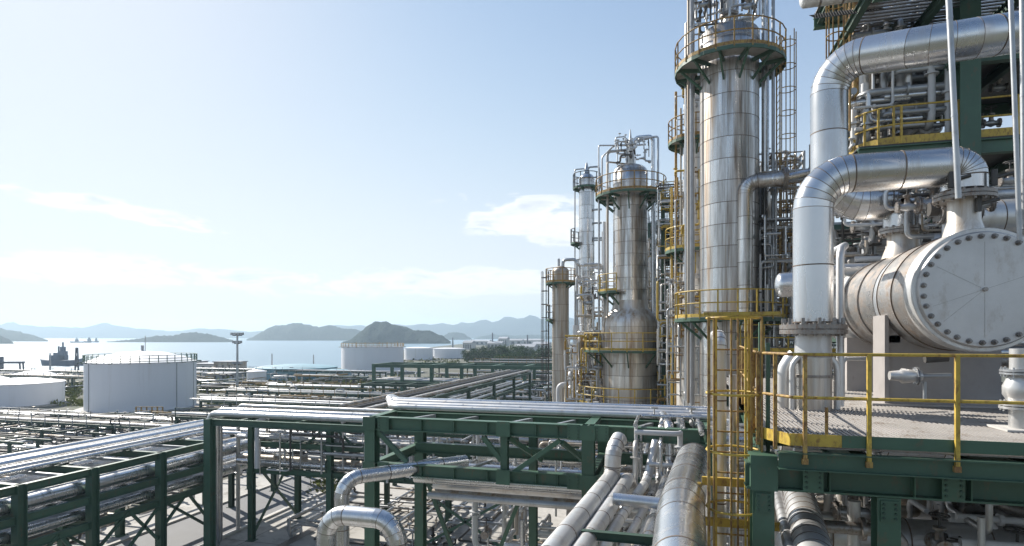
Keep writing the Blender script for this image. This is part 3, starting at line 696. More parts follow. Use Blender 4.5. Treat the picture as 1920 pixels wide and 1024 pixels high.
bg_rack(-100, -46, 50, 52, [2.3], [4], 'low rack beyond the road at left', 'low left rack', sp=5)
bg_rack(-110, -48, 57, 59.5, [1.7], [4], 'second low rack before the big white tank', 'second low left rack', sp=5)
bg_rack(-50, -12, 50, 53, [3.6, 2.4], [4, 3], 'weathered rack beyond the cross rack', 'weathered rack', sp=6)
bg_rack(-62, -14, 66, 69, [3.2, 2.2], [4, 3], 'thin rack on dark posts beyond the weathered one', 'thin dark-posted rack', sp=5)
bg_rack(-70, -22, 80, 84, [3.1, 2.0], [4, 3], 'two-tier rack left of the dark green portal', 'two-tier rack', sp=5)
bg_rack(-76, -24, 98, 101, [2.3], [4], 'rack with green posts before the teal tank', 'green-posted rack', mat=green, sp=5)
bg_rack(-48, -10, 118, 122, [3.6], [4], 'far rack in front of the teal tank', 'far teal-tank rack', sp=7)
bg_rack(-60, 20, 142, 146, [4.0], [4], 'far rack below the tall floating-roof tank', 'far floating-roof rack', sp=8)
bg_rack(-50, 60, 165, 172, [5.0, 3.0], [4, 3], 'farthest rack in front of the trees', 'farthest rack', sp=8)
bg_rack(-21.2, -17.8, 34.5, 74, [7.3, 5.8], [5, 3], 'rack running away towards the bay', 'rack towards the bay', sp=8, along='y')
bg_rack(-42, 0, 122, 126, [6.2,4.2], [2,3], 'long pale portal rack before the far trees', 'pale portal rack', sp=6)
c0 = P(706, 684, 104); c1 = P(1040, 690, 92)
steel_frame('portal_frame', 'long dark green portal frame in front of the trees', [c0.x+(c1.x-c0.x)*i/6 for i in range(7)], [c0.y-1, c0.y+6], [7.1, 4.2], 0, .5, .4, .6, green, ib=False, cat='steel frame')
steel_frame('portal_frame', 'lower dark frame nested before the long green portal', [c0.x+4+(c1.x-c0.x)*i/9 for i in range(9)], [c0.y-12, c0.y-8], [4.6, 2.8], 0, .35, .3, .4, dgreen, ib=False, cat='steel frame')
for j in range(5): pipe([(c0.x, c0.y+j*1.1, 4.3), (c1.x, c0.y+j*1.1, 4.3)], .2, [alud, dark, alud, galv, tan][j], f'{ORD[j]} pipe carried low inside the long green portal', 'pipes in the long green portal', n=8)
# pillars by the tan tower
for i in range(14):
    q = G(880+i*11.5, 742+random.uniform(-4,6)); tag(MB().box(q.x-.45, q.x+.45, q.y-.45, q.y+.45, 0, random.uniform(3.2,4.4)).build('concrete_pillar', kerbm if i % 3 else dark), f'{ORD[i]} stub pillar from the left under the dark low rack', 'pillar', 'stub pillars left of the tan tower')
mb_y = G(930, 737); strip('yard_paving', (mb_y.x-14, mb_y.y+3, 0), (mb_y.x+22, mb_y.y+3, 0), 16, .02, concrete)
# low pipe field at left beyond the road
random.seed(31)
def late_fill():
    for (x0, x1, y0, lb, sh) in ((-150,-96,98,'rack behind the big white tank','rack behind the big tank'),(-130,-70,132,'shoreline rack beyond the big white tank','left shoreline rack'),(-190,-120,112,'far left rack by the quay','quayside rack')):
        bg_rack(x0, x1, y0, y0+3, [3.0], [4], lb, sh, sp=6)
    spool(-170,-66,92,150,.3,2.4,230,(.06,.2),'','pipes and fittings behind the big white tank',[dark,alud,galv,tan,dgreen,rusty,whitep],5,(2,10))
    for i, (px, py, w, h_, lb) in enumerate(((395,700,9,3,'low brown shed on the shore right of the big tank'),(432,703,7,4,'small tan block beside the floodlight mast'),(20,716,10,2.5,'flat-roofed pale shed by the quay at far left'),(420,716,8,2.2,'low grey hut before the shore sheds'),(360,694,8,3,'shore shed just behind the big white tank'),(560,700,9,2.5,'flat shed on the shore above the teal tank'))):
        g = G(px, py); rt = thing('shed', g, lb, 'building'); MB().box(g.x-w/2,g.x+w/2,g.y-3,g.y+3,0,h_).build('wall', [wallm, tan, wallm, rooff, wallm, rooff][i], rt); MB().box(g.x-w/2-.3,g.x+w/2+.3,g.y-3.3,g.y+3.3,h_,h_+.25).build('roof', rooff, rt)
        for k in range(3): MB().box(g.x-w/2+w*(k+.3)/3,g.x-w/2+w*(k+.6)/3,g.y-3.04,g.y-3,.8,h_*.8).build('window', dark, rt)
    spool(-34,2,78,96,.3,4.6,170,(.05,.16),'','pipes and fittings before the long green portal',[dark,alud,galv,tan,dgreen,dgreen,rusty,whitep],5,(1,8))
    spool(-60,-22,86,112,.3,2.0,170,(.05,.15),'','pipes in the tank farm before the teal tank',[dark,alud,galv,dgreen,tan,rusty,whitep],5,(1,9))
    spool(-95,-33.5,18,45,.1,1.7,230,(.05,.13),'','low pipes in the pipe field beside the left rack',[dark,dark,dark,alud,galv,dgreen,tan],5,(1,8))
    spool(-62,-14,54,80,.2,2.8,170,(.04,.12),'','pipes on the ground beyond the cross rack',[dark,alud,galv,dgreen,tan,rusty],5,(1,7))
    spool(-122,-44,45,61,.2,1.8,380,(.05,.13),'','low pipes in the pipe field left of the road',[dark,dark,dark,alud,galv,dgreen,dgreen,tan],5,(1,7))
    spool(-40,50,150,190,.3,4,120,(.08,.2),'','pipes and fittings in front of the far trees',[dark,alud,galv,tan,dgreen,rusty],5,(2,10))
for j in range(34):
    y = 26+j*1.0+random.uniform(-.4,.4); x0 = random.uniform(-150,-90); x1 = random.uniform(-60,-34.5); z = random.choice([.4,.7,1.0,1.4]); rr_ = random.uniform(.06,.14)
    if y > 58 and random.random() < .35: continue
    pts = [(x0,y,z),(x0+(x1-x0)*.5,y,z),(x0+(x1-x0)*.5,y,z+.8),(x0+(x1-x0)*.5+1.5,y,z+.8),(x0+(x1-x0)*.5+1.5,y,z),(x1,y,z)] if j % 3 == 0 else [(x0,y,z),(x1,y,z),(x1,y,0)]
    pipe(pts, rr_, random.choice([alud, galv, dark, aluw, dark, tan]), 'low ground-level pipe in the crowded field left of the road', 'ground-level pipes in the left pipe field', n=7)
for j in range(40):
    y = random.uniform(24, 60); x = random.uniform(-100,-36); valve((x, y, random.uniform(.5,1.4)), random.uniform(.8,1.5), 'small valve among the ground-level pipes left of the road', 'valves in the left pipe field', 'x', (0,0,random.choice([0, R(90)])))
for j in range(26):
    y = random.uniform(24,60); x = random.uniform(-100,-36); h_ = random.uniform(1.5,2.8)
    tag(MB().bar((x,y,0),(x,y,h_),.22).bar((x-1.6,y,h_-.1),(x+1.6,y,h_-.1),.2).build('pipe_support', dgreen), 'T-shaped steel pipe support in the left pipe field', 'pipe support', 'supports in the left pipe field')
# yellow gantry in front of the tank
q0 = G(255, 800); q1 = G(305, 800)
rt_ = thing('walkway', q0, 'yellow-railed walkway before the big white tank', 'walkway')
for i in range(6):
    q = q0.lerp(q1, i/5); MB().bar((q.x,q.y,0),(q.x,q.y,2.6),.14).build('post', rusty, rt_)
MB().bar((q0.x,q0.y,1.6),(q1.x,q1.y,1.6),.8,.1).build('deck', grate, rt_)
for z in (2.1, 2.6): MB().bar((q0.x,q0.y,z),(q1.x,q1.y,z),.09).build('rail', rusty, rt_)
# ================================================================ LEFT RACK (runs along Y)
random.seed(41)
LBY = [14.2, 17.6, 20.7, 24.4, 27.8]; X0, X1 = -25.4, -32.0
br = []
for a, b_ in zip(LBY, LBY[1:]):
    m_ = (a+b_)/2
    br += [((X0, a+.2, 2.2), (X0, m_, 3.5)), ((X0, m_, 3.5), (X0, b_-.2, 1.6))]
br += [((X0, 24.6, 3.4), (X0, 27.6, 1.2)), ((X0, 20.9, .3), (X0, 24.2, 3.2)), ((X0-4, 20.9, 3.4), (X0-4, 24.2, .6))]
steel_frame('pipe_rack', 'long green pipe rack at lower left running towards the bay', [X1, X0], LBY, [6.0, 4.75, 3.6], 0, .38, .22, .34, green, br, cat='pipe rack')
for i, (x, r, m_) in enumerate(((-27.5,.13,alu),(-28.0,.17,alud),(-28.6,.11,aluw),(-29.1,.2,alu),(-29.8,.15,alud),(-30.3,.13,aluw),(-30.8,.17,alu),(-31.4,.12,aluw))):
    pipe([(x, 6, 6.0+r), (x, 29.8+i*.7, 6.0+r), (-12+i*.3, 29.8+i*.7, 6.0+r)] if i < 5 else [(x, 6, 6.0+r), (x, 36+i*.8, 6.0+r), (x, 36+i*.8, .1)], r*.85, m_, f'{ORD[i]} pipe from the near side on top of the left rack', 'pipes on top of the left rack', n=12, band=1.6)
for z, lab, xs_ in ((4.78, 'middle', ((-25.95,.3,alu),(-26.9,.22,alud),(-27.8,.26,alu),(-28.8,.16,tan),(-29.7,.25,alud),(-31.0,.2,alu))), (3.62, 'bottom', ((-25.95,.24,alu),(-26.8,.17,alud),(-27.7,.32,alu),(-29,.2,alud),(-30.2,.25,tan),(-31.3,.18,alud)))):
    for i, (x, r, m_) in enumerate(xs_):
        pipe([(x, 6, z+r), (x, 34, z+r)], r, m_, f'{ORD[i]} pipe from the near side, {lab} tier of the left rack', 'pipes on the %s tier of the left rack' % lab, n=14, band=1.5)
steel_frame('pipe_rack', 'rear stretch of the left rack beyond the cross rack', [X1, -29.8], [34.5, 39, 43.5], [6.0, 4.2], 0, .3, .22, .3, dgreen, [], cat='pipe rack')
for i, y in enumerate((16.3, 19.5, 22.7, 26.2)):
    MBx = MB().bar((X0-.1, y, 5.92), (X1, y, 5.92), .12, .12); tag(MBx.build('joist', galv), f'{ORD[i]} pale loose joist from the near end across the top of the left rack', 'beam')
# ================================================================ CROSS RACK (runs along X behind the near frame)
CX = [-23.8, -18.6, -13.2, -7.8, -2.4, 3.0]; CY = [29.2, 33.6]
xb = [((-23.8,29.4,.4),(-23.8,33.4,4.6)), ((-23.8,33.4,.4),(-23.8,29.4,4.6)), ((-13.2,29.2,.6),(-7.8,29.2,3.8)), ((-7.8,29.2,.6),(-13.2,29.2,3.8)), ((-18.6,29.2,7.1),(-17.2,29.2,5.9)), ((-18.6,29.2,7.1),(-20,29.2,5.9))]
cr_ = steel_frame('pipe_rack', 'green cross rack behind the near frame', CX, CY, [7.35, 5.85, 4.3], 0, .32, .22, .3, green, xb, cat='pipe rack', cross=2)
MB().ibeam((-23.75,25.9,0),(-23.75,25.9,7.6), .42, .42, up=(0,1,0)).build('column', green, cr_)
MB().ibeam((-23.55,25.9,7.42),(-9,25.9,7.42), .24, .34).build('beam', green, cr_)
for x in (-23.75, -18.6, -13.2): MB().ibeam((x,26.1,7.42),(x,29.05,7.42), .2, .3).build('cross_beam', green, cr_)
MB().ibeam((-25.6,27.9,0),(-25.6,27.9,5.6), .36, .36, up=(0,1,0)).build('column', green, cr_)
for tier, z, lst in (('top', 7.62, ((26.6,.15,aluw),(27.2,.12,alud),(27.8,.17,alu),(28.4,.13,alud),(30.2,.12,aluw))), ('middle', 5.87, ((29.5,.14,alud),(32.3,.24,alu),(33.0,.2,alud))), ('lower', 4.32, ((29.5,.2,alu),(30.2,.26,tan),(31.0,.16,alud),(32.0,.24,alu),(33.0,.15,alud)))):
    for i, (y, r, m_) in enumerate(lst):
        if tier == 'top': pts = [(-24.4-i*.3, y, .1), (-24.4-i*.3, y, z+r), (-9.6-.25*i, y, z+r)]
        else: pts = [(-25-i*.4, y, z+r), (3+i*.3, y, z+r)]
        pipe(pts, r, m_, f'{ORD[i]} pipe from the near side, {tier} tier of the cross rack', f'pipes on the {tier} tier of the cross rack', n=12, band=1.7)
for i in range(18):
    x = -23+i*1.35; tag(MB().tube([(x,28.9,3.6+random.random()),(x,28.9,5.8+random.random())], .04+.04*random.random(), 7).build('pipe', random.choice([whitep, galv, alud, alu])), 'short thin riser crossing the near face of the cross rack', 'pipe', 'short risers on the cross rack')
for i in range(26): valve((random.uniform(-23,1), random.choice([28.9,29.5,31]), random.choice([4.6,6.1,6.6])), random.uniform(.6,1.0), 'small valve on the pipes of the cross rack', 'valves on the cross rack', 'x')
spool(-23.5,2,28.9,32,4.3,7.2,120,(.03,.09),'','thin pipes and fittings inside the cross rack',[alu,alud,galv,dgreen,tan,dark,whitep],5,(.6,4))
late_fill()
# tall white pipe and lamp column at the cross rack corner
tag(MB().tube([(-22.4,27.9,4.6),(-22.4,27.9,7.2),(-22.4,28.5,7.3)], .13, 12).build('pipe', whitep), 'white vertical pipe in front of the green columns at the cross rack', 'pipe')
# ================================================================ NEAR GREEN FRAME
AX = [-8.64, -2.17, .85]; AY = [15.8, 19.3]
ab = [((-8.45,15.8,9.15),(-7.5,15.8,8.3)), ((-5.15,15.8,9.15),(-4.62,15.8,8.5)), ((-4.4,15.8,9.15),(-3.75,17.1,8.3)), ((-2.95,15.8,9.15),(-4.4,15.8,8.1)), ((-2.9,15.8,9.1),(-2.4,17.1,8.3)),
      ((-8.4,19.3,6.9),(-6.6,19.3,2.5)), ((-6.6,19.3,2.5),(-4.8,19.3,6.9)), ((-8.6,17.5,5.6),(-8.6,19.1,3.2))]
fr = steel_frame('steel_frame', 'near green frame with pale joists and a pipe bundle across its back', AX, AY, [9.6], 0, .33, .26, .38, green, ab, skip=((.85,15.8),))
MB().ibeam((.85,15.8,0),(.85,15.8,9.25), .3, .3, up=(0,1,0)).build('column', green, fr)
for a, b_ in ((-8.64,-2.17),(-2.17,.85)):
    for y in (15.8, 18.5): MB().ibeam((a+.17,y,8.08 if y < 16 else 8.2),(b_-.17,y,8.08 if y < 16 else 8.2), .24, .34).build('beam', green, fr)
    MB().ibeam((a+.17,17.15,9.42),(b_-.17,17.15,9.42), .22, .34).build('beam', green, fr)
for x in AX: MB().ibeam((x,15.97,8.08),(x,19.1,8.08), .22, .3).build('cross_beam', green, fr)
MB().ibeam((-4.52,15.8,8.25),(-4.52,15.8,9.22), .2, .2, up=(0,1,0)).build('stub_column', green, fr)
MB().ibeam((-4.52,19.3,0),(-4.52,19.3,9.2), .26, .26, up=(0,1,0)).build('column', green, fr)
for x in (-7.6, -6.2, -4.5, -3.2, -1.0): MB().bar((x,15.95,9.5),(x+.45,17.05,9.5), .11, .1).build('joist', galv, fr)
for x in (-7.4, -5.6, -1.7): MB().bar((x,15.95,8.2),(x+.3,17.05,8.2), .09, .08).build('joist', galv, fr)
for x in AX[:2]+[-4.52]:
    for z in (9.41, 8.08): MB().box(x-.2,x+.2,15.60,15.612,z-.2,z+.2).build('gusset_plate', green, fr)
for i, (y, r) in enumerate(((17.35,.09),(17.72,.11),(18.1,.08),(18.45,.11),(18.82,.09),(19.15,.1))):
    pts = [(-9.4-i*.28,26.6+i*.6,7.75),(-9.4-i*.28,24.5+i*.4,7.75),(-9.3-i*.2,y+1.2,9.62+r),(-8.9-i*.2,y,9.62+r),(1.2,y,9.62+r)]
    pipe(pts, r, [aluw,alud,alu,aluw,alud,alu][i], f'{ORD[i]} pipe from the near side of the bundle on the near green frame', 'pipe bundle on the near green frame', n=14, rad=.45, band=1.9)
for i, (x, y, px_) in enumerate(((-9.7,20.2,0),(-10.2,21.4,0))):
    pass
for k in range(9): strip('joint_line', (-25.5, 20+k*4.5, 0), (8, 20+k*4.5, 0), .05, .0125, dark)
for k in range(7): strip('joint_line', (-24+k*4.8, 19, 0), (-24+k*4.8, 42.8, 0), .05, .0105, dark)
def bolted(root, x, y, z, w=.36, h=.42):
    pl = MB().box(x-w/2,x+w/2,y-.014,y,z-h/2,z+h/2).build('splice_plate', green, root); m = MB()
    for i in (-1,1):
        for k in (-1.5,-.5,.5,1.5): m.cyl((x+i*w*.33,y-.012,z+k*h*.22),(0,-1,0),.017,.022,6)
    tag(m.build('bolt_heads', dgreen, pl), None, kind='stuff')
for x in (-8.2,-4.52,-2.55,-1.8): bolted(fr, x, 15.66, 9.41); bolted(fr, x, 15.66, 8.08)
for x in (-7,-6,-5,-3.6,-3,-1.2,-.3):
    for z in (9.41,8.08): MB().box(x-.006,x+.006,15.675,15.79,z-.15,z+.15).build('stiffener', green, fr)
# big pipes slung inside and below the near frame
for i, (y, z, r, m_) in enumerate(((17.9,7.35,.2,alu),(18.5,7.3,.13,alud),(18.9,6.9,.26,alud),(18.3,6.75,.12,tan),(17.6,6.85,.11,alud),(20.2,7.2,.16,alu),(20.8,6.6,.2,alud),(21.5,7.4,.24,alu))):
    pipe([(-8.2+i*.15,y,z),(1.5,y,z)], r, m_, f'{ORD[i]} pipe of the bundle slung under the near green frame', 'pipes slung under the near green frame', n=16, band=1.3)
for i, (y, z, r) in enumerate(((22.5,8.2,.22),(23.4,8.35,.16),(24.2,8.1,.28),(25.2,8.5,.14),(26.1,8.0,.2))):
    pipe([(-9+i*.5,y,z),(3,y,z)], r, [alu,alud,alu,whitep,alud][i], f'{ORD[i]} pipe seen through the near green frame between its beams', 'pipes seen through the near green frame', n=14, band=1.5)
# small lines and fittings under the frames
random.seed(52)
spool(-8,3,20,29,.4,6.6,75,(.04,.13),'narrow bent pipe in the tangle below the near green frame','bent pipes below the near green frame',mixm)
spool(-22,-9.5,30,38,.1,1.2,40,(.04,.09),'','low pipes on the yard behind the cross rack',[alud,galv,tan,dark],5,(1,5))
spool(-8,3,20,24,5,8,30,(.03,.08),'thin bent pipe just under the near green frame','thin pipes just under the near green frame',mixm)
for i in range(34): valve((random.uniform(-8,3),random.uniform(19.8,27),random.uniform(1,7.6)), random.uniform(.7,1.3), 'small hand valve in the pipework below the near green frame', 'valves below the near green frame', 'x', (0,0,random.choice([0,R(90)])))
for i in range(16):
    x = random.uniform(-8,3); y = random.uniform(20,28); tag(MB().tube([(x,y,0),(x,y,random.uniform(3,7))], random.uniform(.09,.2), 10).build('pipe', random.choice(mixm)), 'vertical riser standing on the yard below the near green frame', 'pipe', 'risers below the near green frame')
# pumps on the yard
def pump(x, y, lab, rz=0):
    root = thing('pump', (x,y,0), lab, 'pump', 'pumps on the yard'); z = .5
    MB().box(x-1.0,x+1.0,y-.4,y+.4,.01,.28).build('baseplate', kerbm, root)
    MB().tube([(x-.9,y,z+.1),(x-.1,y,z+.1)], .28, 14).build('motor', green, root); MB().tube([(x-.1,y,z+.1),(x+.35,y,z+.1)], .09, 8).build('shaft', galv, root)
    MB().tube([(x+.35,y,z+.1),(x+.45,y,z+.1),(x+.7,y,z+.1),(x+.8,y,z+.1)], [.2,.34,.34,.2], 14).build('casing', galv, root); MB().tube([(x+.57,y,z+.3),(x+.57,y,z+1.3)], .12, 10).build('discharge_pipe', alud, root)
    return root
for i, (x, y, lb) in enumerate(((-6.8,24,'green-motored pump on the yard nearest the left column'),(-3.4,24.6,'green-motored pump in the middle of the yard'),(-.2,24,'green-motored pump nearest the cage ladder'),(-5.2,28,'rear pump behind the first on the yard'),(-1.6,28.4,'rear pump behind the middle one'))): pump(x, y, lb)
# elbow pipe in the lower centre
E1 = P(612,1080,14.4); E2 = P(612,963,14.4); E3 = P(748,975,14.0); E4 = V((E3.x,E2.y,E2.z)); clad_pipe([V((E2.x,E2.y,1)), E2, E4, V((E4.x,E4.y,1))], .235, alu, 'silver inverted U pipe loop at bottom left of the near frame column', .55, .9, 24)
F1 = P(641,905,16.0); clad_pipe([V((F1.x,F1.y,5)), F1+V((0,0,.1)), F1+V((2.5,3.0,.1))], .2, alu, 'silver pipe elbow rising just behind the inverted U loop', .5, .9, 22)
# ================================================================ LONG PIPES BOTTOM CENTRE
def lp(label, pts, r, mat, rad=None, sec=1.1, n=22): return clad_pipe([P(*p) for p in pts], r, mat, label, rad, sec, n)
zz = 8.7
def dz_(py, z=zz): return (CAMH-z)*FP/(py-HZ)
a = G(985,1100,8.7); b_ = G(1148,893,8.7); lp_top = b_+V((0,0,1.05))
clad_pipe([a, b_, b_+V((.02,.02,.62)), b_+V((.12,.5,.8))], .19, aluw, 'leftmost long pipe at bottom centre with the upturned end', .22, 1.0, 24)
a = G(1046,1100,8.6); b_ = G(1180,893,8.6); clad_pipe([a, b_, b_+V((.1,.5,-1.2))], .155, aluw, 'second long pipe beside the upturned one, bottom centre', .4, 1.1, 22)
a = G(1094,1100,8.4); b_ = G(1213,902,8.4); m_ = G(1160,975,8.4); clad_pipe([a, m_, b_, b_+V((.2,.6,.9))], .11, aluw, 'third long pipe from the left at bottom centre', .4, 1.1, 18)
a = G(1130,1100,8.2); b_ = G(1236,900,8.2); clad_pipe([a, b_, b_+V((0,.2,1.2)), b_+V((.1,.8,1.5))], .085, aluw, 'fourth long pipe, thin, at bottom centre', .3, 1.2, 16)
a = G(1190,1100,8.5); b_ = G(1256,880,8.5); clad_pipe([a, b_, b_+V((0,.1,1.1)), b_+V((-.2,1.6,1.2))], .13, alu, 'fifth long pipe at bottom centre, left of the big one', .35, 1.0, 20)
a = G(1160,1100,8.0); b_ = G(1245,905,8.0); pipe([a, b_, b_+V((0,0,-2))], .05, whitep, 'thin white line between the fourth and fifth long pipes', band=1.2)
a = G(1215,1100,8.2); b_ = G(1268,905,8.2); pipe([a, b_, b_+V((0,0,-2))], .07, aluw, 'narrow pipe hugging the left side of the big bent pipe', band=1.2)
B = [P(1268,1300,4.4), P(1276,955,8.0), P(1302,852,12.0)]; B.append(B[-1]+V((.1,.5,-3)))
clad_pipe(B, .31, alu, 'big bright bent pipe at bottom centre beside the cage ladder', .55, 1.1, 34)
for i, (x0, x1, y, D) in enumerate(((1090,1250,945,9.8),(1060,1250,1000,8.4))): 
    p0 = P(x0,y,D); q = P(x1,y,D); q.y = p0.y; q.z = p0.z; p0.z -= .5; q.z -= .5; tag(MB().ibeam(p0, q, .12, .14).build('support_beam', dgreen), ['upper','lower'][i]+' grey support beam under the long pipes at bottom centre', 'beam')
pipe([P(1150,935,11.4), P(1290,950,11.0)], .12, alu, 'short silver crosswise pipe under the long pipes')
spool(-2.2,.6,12.5,16,6.0,8.1,26,(.03,.07),'thin bent line in the shade at the ends of the long pipes','thin lines at the ends of the long pipes',mixm)
spool(-.9,.7,15,17.5,7.4,9.8,16,(.03,.07),'thin bright line above the ends of the long pipes','bright lines above the long pipe ends',[alu,whitep,aluw])
for i in range(9): valve((random.uniform(-1.6,.5),random.uniform(14,16.5),random.uniform(6.8,8.6)), random.uniform(.5,.8), 'small valve at the far ends of the long pipes', 'valves at the far ends of the long pipes', 'x', (0,0,random.choice([0,R(90)])))
# ================================================================ TOWERS
random.seed(61)
def col_pipes(cx, cy, r, z0, z1, specs, lab):
    for i, (ang, off, rr_, za, zb, m_) in enumerate(specs):
        x = cx+(r+off)*math.cos(R(ang)); y = cy+(r+off)*math.sin(R(ang))
        pts = [(x,y,za),(x,y,zb)]
        if zb > z1-1: pts.append((cx+(r*.2)*math.cos(R(ang)), cy+(r*.2)*math.sin(R(ang)), zb)); pts.append((pts[-1][0],pts[-1][1],z1+.1))
        pipe(pts, rr_, m_, f'{ORD[i]} riser pipe standing against the {lab}', n=10, band=2.4)
# --- big front tower
TX, TY, TR = P(1367,500,26).x, P(1367,500,26).y, 1.24
big = thing('distillation_tower', (TX,TY,0), 'biggest stained silver tower with a ring platform near its top', 'tower')
clad_shell(big, TX, TY, 1.0, 24.2, TR, .92, 10, alut)
MB().lathe((TX,TY,0), [(TR-.05,0),(TR-.05,1.0)], 32).build('skirt', concrete, big)
MB().lathe((TX,TY,0), [(TR+.02,24.2),(TR+.02,25.25)]+dome(0,0,25.25,TR,.38), 40).build('head', alut, big)
MB().lathe((TX,TY,0), [(TR+.05,24.75),(TR+.05,24.83)], 40).build('band', flangem, big)
zp = ZatY(1367,128,TY); pf = ring_platform(big, TX, TY, zp, TR+.12, 2.3, 0, 360, 20, rusty, 24, deck=grate, brk=12, rr=.028)
ring_platform(big, TX, TY, ZatY(1367,596,TY), TR+.1, 2.3, 120, 350, 12, yellow, 20, brk=8, rr=.03)
an = R(-5); lx, ly = TX+(TR+.75)*math.cos(an), TY+(TR+.75)*math.sin(an)
ladder(big, lx, ly, 12.6, zp+1.2, R(5), .55, rusty, True, True, rusty, 1.0, .36)
MB().tube([(TX,TY,25.5),(TX,TY,26.2),(TX,TY,27.0)], [.36,.22,.22], 14).build('nozzle', aluw, big); MB().flange((TX,TY,26.2), (0,0,1), .38, .06, 12).build('flange', flangem, big)
clad_pipe([(TX,TY,26.9),(TX,TY,27.2),(TX+1.2,TY-.4,27.6),(TX+5.5,TY-1.2,27.7)], .26, aluw, 'overhead vapour pipe leaving the top of the biggest tower', .7, 1.2, 20)
spool(TX-1.5,TX+1.2,TY-1.0,TY+1,25.5,27.6,34,(.03,.07),'thin twisted line crowding the top of the biggest tower','lines on top of the biggest tower',[galv,dark,alud],6,(.3,1.2))
for i in range(6): valve((TX+random.uniform(-1.7,1.3),TY-random.uniform(.3,1.2),random.uniform(25.9,27.4)), .7, 'dark valve among the fittings on the biggest tower top', 'valves on the biggest tower top','x')
col_pipes(TX,TY,TR,1,26,[(0,.25,.16,2,28.3,alu),(-12,.55,.07,4,27.5,galv),(12,.4,.09,3,22.0,rusty),(172,.35,.13,8,28.6,galv),(186,.5,.06,9,27.9,tan),(160,.7,.05,9,26.5,galv)],'biggest tower')
# large side pipe joined to the tower's right
sx, sy = P(1397,335,24.6).x, P(1397,335,24.6).y; zE = ZatY(1397,342,sy)
clad_pipe([(sx,sy,12.2),(sx,sy,zE),(sx+1.55,sy-.2,zE)], .30, alut, 'fat side pipe running down the right flank of the biggest tower', .5, .95, 24, flanges=[(V((sx+1.5,sy-.2,zE)), V((1,0,0)), .45)])
q = V((sx+1.6,sy-.2,zE)); clad_pipe([q, q+V((1.0,0,.15)), q+V((1.0,0,1.3))], .2, alu, 'short dark elbow ending right of the biggest tower', .3, .6, 18)
pipe([q+V((.9,.1,.1)), q+V((3.2,.1,.45))], .1, whitep, 'white pipe bridging from the biggest tower towards the grey riser')
clad_pipe([(sx+.25,sy+.9,3),(sx+.25,sy+.9,18.6)], .36, alut, 'second column pipe tucked behind the fat side pipe', .5, .9, 22)
spool(TX+1.3,TX+2.7,TY-1.2,TY+.8,11.5,18,26,(.025,.07),'thin instrument line on the right flank of the biggest tower','lines right of the biggest tower',mixm,5,(.4,2))
# lower part: open platform, box cage etc. left tower behind with cone
t2x, t2y = P(1303,500,31).x, P(1303,500,31).y
tw = thing('distillation_tower', (t2x,t2y,0), 'narrow tower with white cone shoulder just left of the biggest tower', 'tower')
clad_shell(tw, t2x, t2y, 15.4, 26.2, .52, 1.0, 6, aluw)
MB().lathe((t2x,t2y,0), [(.95,0),(.95,13.2),(.93,13.8),(.8,14.5),(.6,15.2),(.53,15.5)], 32).build('cone_shoulder', alus, tw); MB().lathe((t2x,t2y,0), dome(0,0,26.2,.52,.4), 24).build('head', aluw, tw)
ring_platform(tw, t2x, t2y, ZatY(1290,268,t2y), .6, 1.35, 60, 300, 8, rusty, 16, brk=5, rr=.03)
ring_platform(tw, t2x, t2y, ZatY(1290,470,t2y), .6, 1.5, 80, 280, 6, yellow, 12, brk=4, rr=.03)
col_pipes(t2x,t2y,.52,1,26,[(180,.45,.07,3,25.0,rusty),(200,.25,.05,3,24,tan),(230,.3,.1,3,22,alud),(165,.7,.06,6,20,yellow)],'narrow tower left of the biggest')
spool(t2x-1.0,t2x+.2,t2y-1.2,t2y,12,25,44,(.02,.06),'thin instrument line climbing the narrow tower','lines on the narrow tower',[tan,galv,rusty,alud,yellow],5,(.3,2))
# --- middle tower
mx_, my_ = P(1182,500,40).x, P(1182,500,40).y
mid = thing('distillation_tower', (mx_,my_,0), 'bottle-shaped silver tower with a wide lower body and spiked top', 'tower')
zt_ = ZatY(1182,325,my_); zs = ZatY(1182,575,my_); zb_ = ZatY(1182,610,my_)
clad_shell(mid, mx_, my_, zs+.3, zt_-.8, 1.16, .78, 9, alut)
MB().lathe((mx_,my_,0), [(1.18,zt_-.8),(1.18,zt_)]+dome(0,0,zt_,1.16,.6), 36).build('head', alut, mid)
MB().lathe((mx_,my_,0), [(1.88,zb_-.1),(1.86,zb_+.15),(1.74,zb_+.5),(1.48,zb_+.85),(1.22,zb_+1.15),(1.17,zs+.4)], 40).build('shoulder', alus, mid)
clad_shell(mid, mx_, my_, 4.5, zb_-.1, 1.88, .85, 10, alus)
MB().lathe((mx_,my_,0), [(1.68,0),(1.68,4.5)], 32).build('skirt', concrete, mid)
ring_platform(mid, mx_, my_, ZatY(1182,368,my_), 1.3, 2.35, 0, 360, 18, rusty, 24, brk=10, rr=.03)
ring_platform(mid, mx_, my_, ZatY(1182,655,my_), 1.95, 3.15, 0, 360, 20, yellow, 24, brk=10, rr=.032)
ring_platform(mid, mx_, my_, ZatY(1182,752,my_), 1.95, 3.5, 0, 360, 22, yellow, 24, brk=8, rr=.032)
ring_platform(mid, mx_, my_, ZatY(1150,548,my_), 1.25, 2.2, 120, 250, 6, yellow, 10, brk=4, rr=.032)
ladder(mid, mx_+1.75, my_-.4, ZatY(1182,655,my_), ZatY(1182,350,my_), R(-10), .5, galv, True, False, galv, 1.2, .36)
MB().tube([(mx_,my_,zt_+.5),(mx_,my_,zt_+1.3),(mx_,my_,zt_+1.5),(mx_,my_,zt_+2.3),(mx_,my_,zt_+3.0)], [.2,.2,.24,.1,.03], 12).build('vent_spike', aluw, mid)
